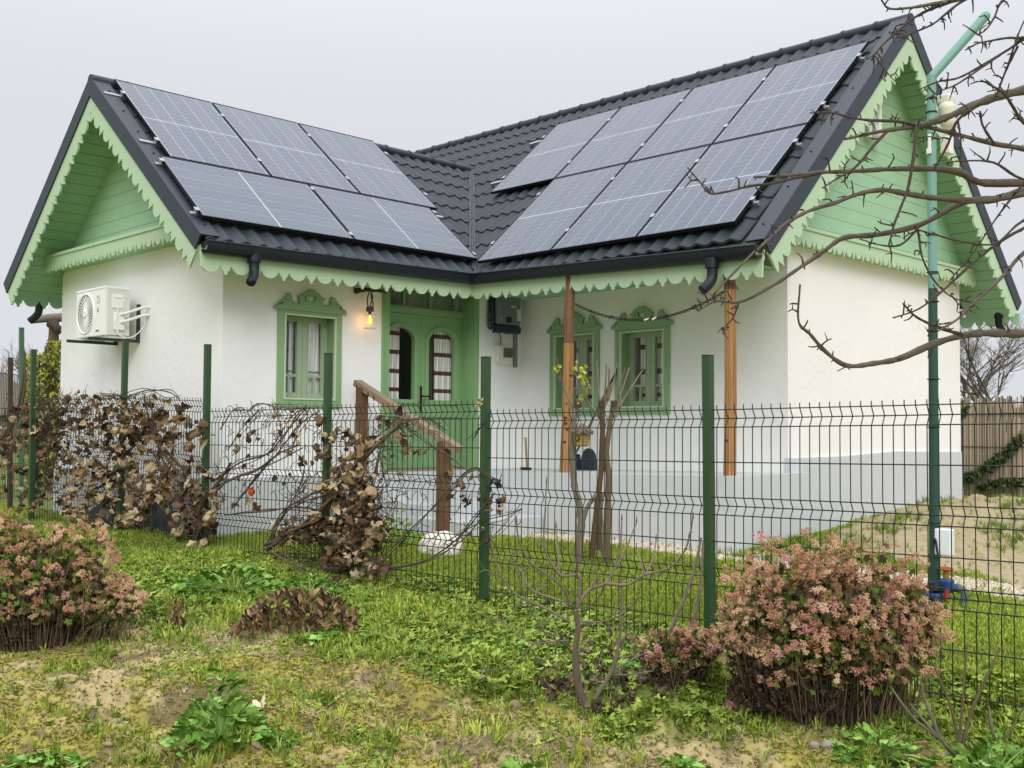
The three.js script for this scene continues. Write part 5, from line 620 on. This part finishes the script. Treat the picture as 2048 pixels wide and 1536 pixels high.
  // bare twigs at lower right
  const q = l => l.map(([x, y]) => [1400 + x / 2.762, 980 + y / 2.762]), tb = at(1930, 1536, 4.35); tb.y = gy(tb.x, tb.z); const tg = thing('bare_twigs', 'bare grey garden twigs fanning up at the lower right corner', 'twigs', tb), o = tb.clone().negate(); for (const l of [[[1420, 1600], [1440, 1300], [1450, 1180], [1470, 870]], [[1430, 1500], [1500, 1220], [1590, 1020], [1655, 870]], [[1480, 1560], [1340, 1390], [1180, 1260], [1060, 1100]], [[1560, 1560], [1650, 1430], [1790, 1200]], [[1340, 1390], [1250, 1290], [1160, 1180]], [[1450, 1560], [1400, 1250], [1290, 960]], [[1640, 1450], [1600, 1250], [1595, 1190]], [[1330, 1380], [1240, 1150], [1220, 1060]]]) part('twig', limb(Pts(q(l), 4.4).map(p => p.add(o)), .008, .004, 6, 4, .15), pick([M.barkGrey, M.barkOlive]), tg);
}
{ // stones, single leaves, hose
  const rock = (label, px, py, d, s, mat) => { const P = at(px, py, d); P.y = gy(P.x, P.z) + s * .25; const g = new THREE.IcosahedronGeometry(s, 4), p = g.attributes.position; for (let i = 0; i < p.count; i++) { const v = V().fromBufferAttribute(p, i), n = v.clone().normalize(), k = .82 + .3 * fbm(n.x * 1.6 + px, n.y * 1.6 + n.z * 1.3, 3) + .05 * fbm(n.x * 9 + px, n.z * 9 + n.y * 9, 2); p.setXYZ(i, v.x * k * 1.1, v.y * k * .8, v.z * k); } g.computeVertexNormals(); const m = part('boulder', worldUV(g), mat, scene); m.position.copy(P); return tag(m, label, 'stone'); };
  const lm = std(0xe4ddcd, .9, { map: plasterMap, bumpMap: plasterBump, bumpScale: .02 }), sg = std(0x9a9482, .95, { map: plasterMap, bumpMap: plasterBump, bumpScale: .01 });
  rock('white limestone boulder lying on the grass behind the fence', 880, 1112, 9.3, .19, lm); rock('small grey stone at the foot of the large flower bush, left one', 1630, 1488, 4.45, .022, sg); rock('small grey stone at the foot of the large flower bush, right one', 1656, 1505, 4.42, .026, sg);
  const lf = (n, label, px, py, d, s, geo, mat) => { const P = at(px, py, d); P.y = gy(P.x, P.z) + .02; const m = part(n, geo, mat, scene); m.position.copy(P); m.rotation.set(-1.2, .2, rr(0, 3)); m.scale.setScalar(s); return tag(m, label, 'leaf'); };
  lf('fallen_leaf', 'large pale dry leaf lying right of the tall foreground weed', 518, 1382, 4.95, .05, dryGeo[0], leafMat(0xd8c9a8)); lf('fallen_leaf', 'large reddish brown dry leaf lying below the tall foreground weed', 371, 1502, 4.42, .05, dryGeo[2], leafMat(0x7c5a50)); const ol = lf('fallen_leaf', 'rusty orange leaf caught on the fence under the left window', 508, 982, 9.2, .055, dryGeo[1], rustLeaf); ol.position.copy(fz(508, 982, .05)); ol.rotation.set(.2, -.5, .3);
  const hp = [[252, 930], [258, 970], [262, 1010], [275, 1060]].map(([x, y]) => onZ(x, y, 2.52)); const h = part('hose', limb(hp, .008, .008, 8, 5), std(0x7ba3cf, .5), scene); tag(h, 'thin blue hose running down the plinth of the left gable', 'hose');
  const nb = V(-2.6, gy(-2.6, 2.7) - .05, 2.68), ng = new THREE.SphereGeometry(1, 40, 20, 0, 6.2832, 0, Math.PI / 2).scale(1.15, .34, .17), np = ng.attributes.position; for (let i = 0; i < np.count; i++) { const x = np.getX(i), y = np.getY(i), z = np.getZ(i), k = .85 + .35 * fbm(x * 4 + 3, z * 6 + y * 4, 3); np.setXYZ(i, x, y * k, z * k); } ng.computeVertexNormals(); const net = tex(128, 128, (u, v) => { const k = (Math.abs((u * 24 + .4 * vn(u * 30, v * 30)) % 1 - .5) > .34 || Math.abs((v * 24 + .4 * vn(v * 30, u * 30)) % 1 - .5) > .34) ? .9 : .35; return [k, k, k]; }, false, 3, 2); const nm = part('netting_heap', ng, std(0x59605c, .9, { map: net, bumpMap: net, bumpScale: .01 }), scene); nm.position.copy(nb); tag(nm, 'dark netting heap along the foot of the left gable behind the vine', 'netting');
}
// ------------------------------------------------------------------ background beyond the house
{
  const bare = (label, px, d, ht, sp, n, wood, wd = 1, lv = 4) => { const P = at(px, 900, d); P.y = gy(P.x, P.z) - .1; const g = thing('bare_tree', label, 'tree', P); const lim = [], tw = []; const grow = (p, dir, L, r, k) => { const e = p.clone().addScaledVector(dir, L).add(V(rr(-.1, .1) * L, rr(0, .1) * L, rr(-.1, .1) * L)); (k > 1 ? lim : tw).push(limb([p, p.clone().lerp(e, .5).add(V(rr(-.06, .06) * L, rr(-.06, .06) * L, rr(-.06, .06) * L)), e], r, r * .62, k > 1 ? 6 : 4, 2)); if (k <= 0) return; const m = k > 2 ? n : n + 1; for (let i = 0; i < m; i++) grow(p.clone().lerp(e, rr(.45, 1)), dir.clone().add(V(rr(-1, 1) * sp, rr(-.35, .55) * sp, rr(-1, 1) * sp)).normalize(), L * rr(.55, .8), r * .56, k - 1); };
    part('trunk', limb([V(0, 0, 0), V(.05, ht * .15, 0), V(0, ht * .3, .05)], ht * .028 * wd, ht * .022 * wd, 8, 3), wood, g); for (let i = 0; i < 4; i++) grow(V(0, ht * rr(.2, .3), 0), V(rr(-1, 1) * sp, .9, rr(-1, 1) * sp).normalize(), ht * .26, ht * .013 * wd, lv); part('crown', lim, wood, g); part('twig', tw, wood, g).userData.kind = 'stuff'; return g; };
  const tw1 = std(0x5a5148, .95), tw2 = std(0x6e675f, .95), tw3 = std(0x4f473c, .95);
  bare('bare spreading tree behind the reed fence at the right', 2010, 20, 4.6, 1.0, 3, tw3, .62, 5); bare('bare tree farther right behind the reed fence, partly out of frame', 2140, 23, 5.6, .95, 3, tw1, .6, 5); bare('bare tree behind the reed fence close to the gable wall', 1935, 27, 5.0, .95, 3, tw2, .55, 5);
  bare('far bare tree above the hut at the left edge', 20, 46, 5.6, .8, 3, tw2, .7); bare('far bare tree left of the log stand, low on the horizon', 75, 60, 6.4, .8, 3, tw2, .7);
  // reed fence
  const A = at(1885, 1014, 15), B = at(2230, 1030, 14.2), n = 190, v = [[], [], []]; for (let i = 0; i < n; i++) { const t = i / n, p = A.clone().lerp(B, t), y0 = gy(p.x, p.z) - .05, h = 1.53 + rr(-.09, .08) + .06 * fbm(t * 20, 3, 2); v[i % 3].push(rod(V(p.x, y0, p.z + rr(-.01, .01)), V(p.x + rr(-.01, .01), y0 + h, p.z), rr(.009, .017), 5)); } const rg = thing('reed_fence', 'tall reed screen fence behind the right end of the house', 'reed fence', V(0, 0, 0)); v.forEach((l, i) => { part('reed', l, [0x9c8d77, 0x6f6352, 0xb0a28a].map(c => std(c, .9))[i], rg).userData.kind = 'stuff'; }); for (const h of [.35, .85, 1.3]) { const a = A.clone(), b = B.clone(); a.y = gy(a.x, a.z) + h; b.y = gy(b.x, b.z) + h; part('binding_wire', rod(a.add(V(.02, 0, .03)), b.add(V(.02, 0, .03)), .006, 5), M.fence, rg); }
  const ivy = (label, pts, n, s) => { const P = at(pts[0][0], pts[0][1], 14.9), g = thing('ivy', label, 'ivy', P), l = [[], []]; for (let i = 0; i < n; i++) { const k = Math.floor(rnd() * (pts.length - 1)), t = rnd(), x = lerp(pts[k][0], pts[k + 1][0], t), y = lerp(pts[k][1], pts[k + 1][1], t), w = pts[k][2]; const Q = at(x + rr(-w, w), y + rr(-w, w), 14.86 - (x - 1885) * .00232 + rr(-.1, .05)).sub(P); l[i % 2].push(smallLeaf.clone().applyMatrix4(mx(Q, qr(), rr(.7, 1.2) * s))); } part('leaves', l[0], leafMat(0x39472a), g).userData.kind = 'stuff'; part('leaves', l[1], leafMat(0x555c34), g).userData.kind = 'stuff'; part('stem', limb(pts.map(([x, y]) => at(x, y, 14.9 - (x - 1885) * .00232).sub(P)), .012, .006, 6, 4), M.barkDark, g); };
  ivy('ivy growing up the reed fence beside the gable wall', [[1915, 1010, 16], [1910, 950, 16], [1905, 900, 12], [1903, 850, 8], [1930, 820, 6]], 1000, .035); ivy('ivy strand slanting across the middle of the reed fence', [[1925, 960, 8], [1970, 940, 10], [2010, 910, 10], [2048, 870, 12]], 620, .035); ivy('ivy strand low on the reed fence', [[1960, 975, 7], [2000, 965, 8], [2048, 965, 12]], 420, .035);
  // left: leafy hedge with a cut log on a stand, garden posts, far hut
  const leafGeoSlim = leafGeo(2, .1, .5, 88, .3); const hb = at(100, 1010, 15.9), hg = thing('willow_hedge', 'yellow green leafy hedge beyond the left gable corner', 'hedge', hb), hl = [[], [], []], hs = []; for (let i = 0; i < 1500; i++) { const x = rr(50, 135), top = lerp(700, 662, sm(60, 130, x)) + 30 * fbm(x * .06, 1, 2), y = lerp(top, 1000, rnd() ** 1.6); hl[i % 3].push(weedlike(at(x, y, 15.9 + rr(-.35, .35)).sub(hb), rr(.035, .065))); } function weedlike(P, s) { return leafGeoSlim.clone().applyMatrix4(mx(P, qr(), s)); } for (let i = 0; i < 26; i++) { const x = rr(55, 150), a = at(x, 1015, 15.9 + rr(-.3, .3)), b = at(x + rr(-8, 8), rr(690, 730), 15.9 + rr(-.3, .3)); hs.push(rod(a.sub(hb), b.sub(hb), .016, 5, .008)); } hl.forEach((l, i) => { part('foliage', l, leafMat([0xb5b352, 0x979c48, 0x7d8640][i]), hg).userData.kind = 'stuff'; }); part('stem', hs, M.barkOlive, hg).userData.kind = 'stuff';
  const lp = at(108, 1010, 16.2), ls = thing('log_stand', 'cut log resting on a rough trunk beyond the left gable corner', 'log', lp); part('trunk', limb([V(0, 0, 0), at(106, 760, 16.2).sub(lp), at(108, 640, 16.2).sub(lp)], .10, .075, 10, 4, .15), M.barkOlive, ls); part('log', limb([at(64, 640, 16).sub(lp), at(100, 636, 16.1).sub(lp), at(150, 634, 16.3).sub(lp)], .055, .075, 12, 3), M.barkGrey, ls); part('knot', limb([at(104, 646, 16.05).sub(lp), at(112, 655, 16.0).sub(lp), at(117, 668, 16.05).sub(lp)], .07, .05, 8, 4, .7), M.barkDark, ls);
  const gp = (label, px, y0, y1, d, w, mat) => { const A = at(px, y0, d); A.y = gy(A.x, A.z) - .1; const g = thing('garden_post', label, 'post', A); const b = at(px, y1, d).sub(A); part('tube', beam(V(0, 0, 0), b, w, w, V(1, 0, 0)), mat, g); part('cap', box(w * 1.05, .01, w * 1.05, b.x, b.y, b.z), M.fence, g); }; gp('slim green garden post far left, tallest of those behind', 43, 1000, 656, 15, .055, std(0x4c6a52, .5)); gp('dark wooden garden stake behind the left fence', 21, 1000, 716, 13.5, .05, M.barkDark);
  const hs2 = at(8, 860, 42), hut = thing('far_hut', 'low grey hut roof far behind the left fence', 'hut', V(hs2.x, gy(hs2.x, hs2.z), hs2.z)); part('wall', box(2.4, 1.5, 2, 0, .75, 0), std(0x8d8676, .95), hut); part('roof', new THREE.CylinderGeometry(.15, 1.75, 1.5, 12, 1).scale(1, 1, 1).translate(0, 2.2, 0), std(0x7d7468, .95), hut);
  const wf = thing('far_wire_fence', 'thin wire garden fence running behind the left end of the house', 'fence', V(0, 0, 0)), wA = at(-60, 0, 14), wB = at(125, 0, 17.5), wl = []; wA.y = gy(wA.x, wA.z); wB.y = gy(wB.x, wB.z); for (let i = 0; i <= 60; i++) { const p = wA.clone().lerp(wB, i / 60); wl.push(rod(p, p.clone().add(V(0, 1.8, 0)), .005, 4)); } for (const h of [.1, .5, .9, 1.3, 1.8]) wl.push(rod(wA.clone().add(V(0, h, 0)), wB.clone().add(V(0, h, 0)), .006, 4)); part('wire_mesh', wl, M.fence, wf).userData.kind = 'stuff';
}
// ------------------------------------------------------------------ grass, weeds, litter, gravel
function tuftGeo(n, w, s2, spread) { const pos = [], push = (...v) => v.forEach(p => pos.push(p.x, p.y, p.z)); let k = s2; const r1 = () => { k = (k * 16807) % 2147483647; return k / 2147483647; }; for (let i = 0; i < n; i++) { const a = r1() * 6.283, b = V(Math.cos(a) * .25 * r1(), 0, Math.sin(a) * .25 * r1()), dir = V(Math.cos(a), 0, Math.sin(a)), s = V(-Math.sin(a), 0, Math.cos(a)).multiplyScalar(w), h = .6 + .4 * r1(), l = spread * (.3 + .7 * r1()), m = b.clone().addScaledVector(dir, l * .35).add(V(0, h * .6, 0)), t = b.clone().addScaledVector(dir, l).add(V(0, h * (1 - .25 * r1()), 0)); push(b.clone().add(s), b.clone().sub(s), m.clone().add(s), b.clone().sub(s), m.clone().sub(s), m.clone().add(s), m.clone().add(s), m.clone().sub(s), t); } const g = new THREE.BufferGeometry(); g.setAttribute('position', new THREE.Float32BufferAttribute(pos, 3)); g.computeVertexNormals(); return g; }
{
  const spot = (d0, d1, pw = 1) => { const d = d0 + (d1 - d0) * Math.pow(rnd(), pw), l = rr(-1, 1) * d * .52; return [...xz(d, l), d]; };
  const grassM = leafMat(0xffffff, { roughness: .7 }), yaw = () => new THREE.Quaternion().setFromEuler(new THREE.Euler(rr(-.15, .15), rr(0, 6.3), rr(-.15, .15)));
  const gc = (a, b) => { const t = rnd(), c = new THREE.Color(); return c.setRGB(lerp(a[0], b[0], t), lerp(a[1], b[1], t), lerp(a[2], b[2], t)); };
  const lawn = [], lc = []; while (lawn.length < 52000) { const [x, z] = spot(4.5, 14.5); if (z > fenceZ(x) - .02 || noneIn(x, z)) continue; const c = cover(x, z); if (rnd() > c.grass * (1 - c.grav) + .03) continue; lawn.push(mx(V(x, gy(x, z) - .005, z), yaw(), rr(.035, .065), rr(.03, .075))); lc.push(fbm(x * 1.3, z * 1.3, 3)); }
  inst('lawn_grass', 'short bright green lawn grass between the fence and the house', 'grass', tuftGeo(7, .045, 17, .7), grassM, lawn, i => gc([.17, .25, .025], [.40, .45, .07]).multiplyScalar(.7 + .65 * lc[i]));
  const fr = []; const fc = []; let guard = 0; while (fr.length < 32000 && guard++ < 400000) { const [x, z] = spot(4.1, 12.6, 1.25); if (z < fenceZ(x) - .1 || noneIn(x, z) || (inLitter(x, z) && rnd() < .85)) continue; const c = cover(x, z), p = c.grass, kk = lat(x, z) / dep(x, z); if (rnd() > p * p * (kk > -.1 ? .55 : 1) + .02) continue; const tall = fbm(x * 2.2, z * 2.2, 3); fr.push(mx(V(x, gy(x, z) - .006, z), yaw(), rr(.04, .075) * (.7 + tall * .7), rr(.04, .10) * (.5 + tall))); fc.push(tall); }
  inst('garden_grass', 'longer green grass on the near side of the fence', 'grass', tuftGeo(8, .05, 29, .9), grassM, fr, i => gc([.13, .22, .025], [.41, .45, .08]).multiplyScalar(.5 + .85 * fc[i]));
  const cl = [], ccl = []; guard = 0; const clover = merge([0, 2.1, 4.2].map(a => leafGeo(2, .1, .3, a, .7).scale(.5, .5, .5).translate(.5, 0, 0).rotateZ(a))).rotateX(-Math.PI / 2); while (cl.length < 42000 && guard++ < 300000) { const [x, z] = spot(4.05, 9.2, 1.25); if (z < fenceZ(x) - .3 || (inLitter(x, z) && rnd() < .8)) continue; const c = cover(x, z), n = fbm(x * 3.4 + 9, z * 3.4, 3); if (rnd() > Math.max(c.grass * .9, .7 * sm(.56, .66, n)) * .95 + .012) continue; cl.push(mx(V(x, gy(x, z) + rr(.0, .045) * (.2 + c.grass), z), new THREE.Quaternion().setFromEuler(new THREE.Euler(rr(-.7, .7), rr(0, 6.3), rr(-.7, .7))), rr(.009, .028) * (.7 + .6 * c.grass))); ccl.push(n); }
  inst('ground_weeds', 'low broad leaved weeds covering the garden soil', 'weeds', clover, leafMat(0xffffff, { roughness: .55 }), cl, i => gc([.11, .22, .03], [.40, .48, .08]).multiplyScalar(.55 + .75 * ccl[i]));
  const dg = []; guard = 0; while (dg.length < 15000 && guard++ < 100000) { const [x, z] = spot(4.0, 6.6, 1.1); if (z < fenceZ(x)) continue; dg.push(mx(V(x, gy(x, z) - .003, z), new THREE.Quaternion().setFromEuler(new THREE.Euler(rr(-1, 1), rr(0, 6.3), rr(-1, 1))), rr(.012, .04), rr(.008, .022))); } inst('dry_grass', 'short dry stalks and crumbs strewn on the mossy foreground soil', 'dry grass', tuftGeo(5, .05, 41, 1.2), leafMat(0xffffff), dg, () => gc([.22, .16, .08], [.60, .50, .28]));
  const ms = []; guard = 0; while (ms.length < 13000 && guard++ < 200000) { const [x, z] = spot(4.0, 6.2); if (z < fenceZ(x)) continue; const c = cover(x, z); if (c.grass > .5 || rnd() > c.moss * .9 + .04) continue; ms.push(mx(V(x, gy(x, z) - .002, z), yaw(), rr(.012, .03), rr(.008, .018))); } inst('moss', 'yellowish moss cushions on the bare garden soil', 'moss', tuftGeo(9, .1, 53, .8), leafMat(0xffffff), ms, () => gc([.26, .24, .03], [.48, .43, .08]));
  const db = []; guard = 0; while (db.length < 16000 && guard++ < 120000) { const [x, z] = spot(4.0, 7.2, 1.1); if (z < fenceZ(x)) continue; const c = cover(x, z); if (rnd() < c.grass * .8) continue; db.push(mx(V(x, gy(x, z) + .002, z), new THREE.Quaternion().setFromEuler(new THREE.Euler(-1.57 + rr(-.7, .7), rr(-.6, .6), rr(0, 6.3))), rr(.004, .013))); } inst('leaf_crumbs', 'small dry and green leaf crumbs scattered over the garden soil', 'litter', leafGeo(3, .3, 1, 91, .6), leafMat(0xffffff), db, () => rnd() < .4 ? gc([.10, .16, .02], [.30, .34, .06]) : gc([.10, .07, .035], [.46, .37, .2])); const cd = []; guard = 0; while (cd.length < 500 && guard++ < 60000) { const [x, z] = spot(4.0, 6.9); if (z < fenceZ(x)) continue; const c = cover(x, z); if (rnd() < c.grass * .9) continue; const q = rr(0, 1) ** 3; cd.push(new THREE.Matrix4().compose(V(x, gy(x, z), z), qr(), V(lerp(.006, .035, q), lerp(.004, .013, q), lerp(.006, .03, q)))); } const cg = new THREE.IcosahedronGeometry(1, 2), cp = cg.attributes.position; for (let i = 0; i < cp.count; i++) { const k = .75 + .5 * fbm(cp.getX(i) * 1.7 + 3, cp.getY(i) * 1.7 + cp.getZ(i), 3); cp.setXYZ(i, cp.getX(i) * k, cp.getY(i) * k, cp.getZ(i) * k); } cg.computeVertexNormals(); inst('soil_clods', 'crumbled soil clods lying on the foreground garden bed', 'soil', cg, std(0xffffff, 1), cd, () => gc([.16, .12, .06], [.34, .27, .14])); const pb = []; guard = 0; while (pb.length < 7000 && guard++ < 400000) { const x = rr(.5, 6.5), z = rr(-.9, .6), c = cover(x, z); if (noneIn(x, z) || rnd() > c.grav) continue; pb.push(new THREE.Matrix4().compose(V(x, gy(x, z), z), qr(), V(rr(.008, .022), rr(.006, .014), rr(.008, .02)))); } inst('gravel', 'pale pinkish gravel strip along the foot of the porch', 'gravel', new THREE.IcosahedronGeometry(1, 0), std(0xffffff, .95), pb, () => gc([.46, .37, .29], [.74, .64, .54]));
  const ll = [[], [], []]; for (let i = 0; i < 420; i++) { const x = 1200 + rr(-130, 140), y = rr(1288, 1412), d = 1.34 * FPX / (y - 858), P = at(x, y, d); P.y = gy(P.x, P.z) + rr(.004, .03); ll[i % 3].push(pick(dryGeo).clone().applyMatrix4(mx(P, new THREE.Quaternion().setFromEuler(new THREE.Euler(-1.57 + rr(-.6, .6), rr(-.6, .6), rr(0, 6.3))), rr(.022, .04)))); } const lt = thing('leaf_litter', 'grey brown fallen leaves lying under the young fig tree', 'leaves', V(0, 0, 0)); lt.userData.kind = 'stuff'; ll.forEach((l, i) => part('dry_leaf', l, [leafMat(0x6b5e4e), leafMat(0x85765f), leafMat(0x4d4236)][i], lt).userData.kind = 'stuff');
  const md = []; guard = 0; while (md.length < 900 && guard++ < 100000) { const x = rr(2.8, 5.6), z = rr(-5, .0); if (noneIn(x, z)) continue; const n = fbm(x * 1.9 + 2, z * 1.9, 3), near = Math.exp(-(((x - 3.25) / .4) ** 2 + ((z + .75) / .35) ** 2)); if (rnd() > near + .25 * sm(.58, .66, n)) continue; md.push(mx(V(x, gy(x, z) - .01, z), yaw(), rr(.05, .09), rr(.05, .12))); } inst('mound_grass', 'grass tufts growing on the sandy mound by the right gable', 'grass', tuftGeo(8, .04, 61, .9), grassM, md, () => gc([.10, .18, .02], [.26, .33, .05]));
}
for (const o of scene.children) o.traverse(m => { if (m.isMesh) { m.castShadow = m.receiveShadow = true; } });
renderer.render(scene, camera);
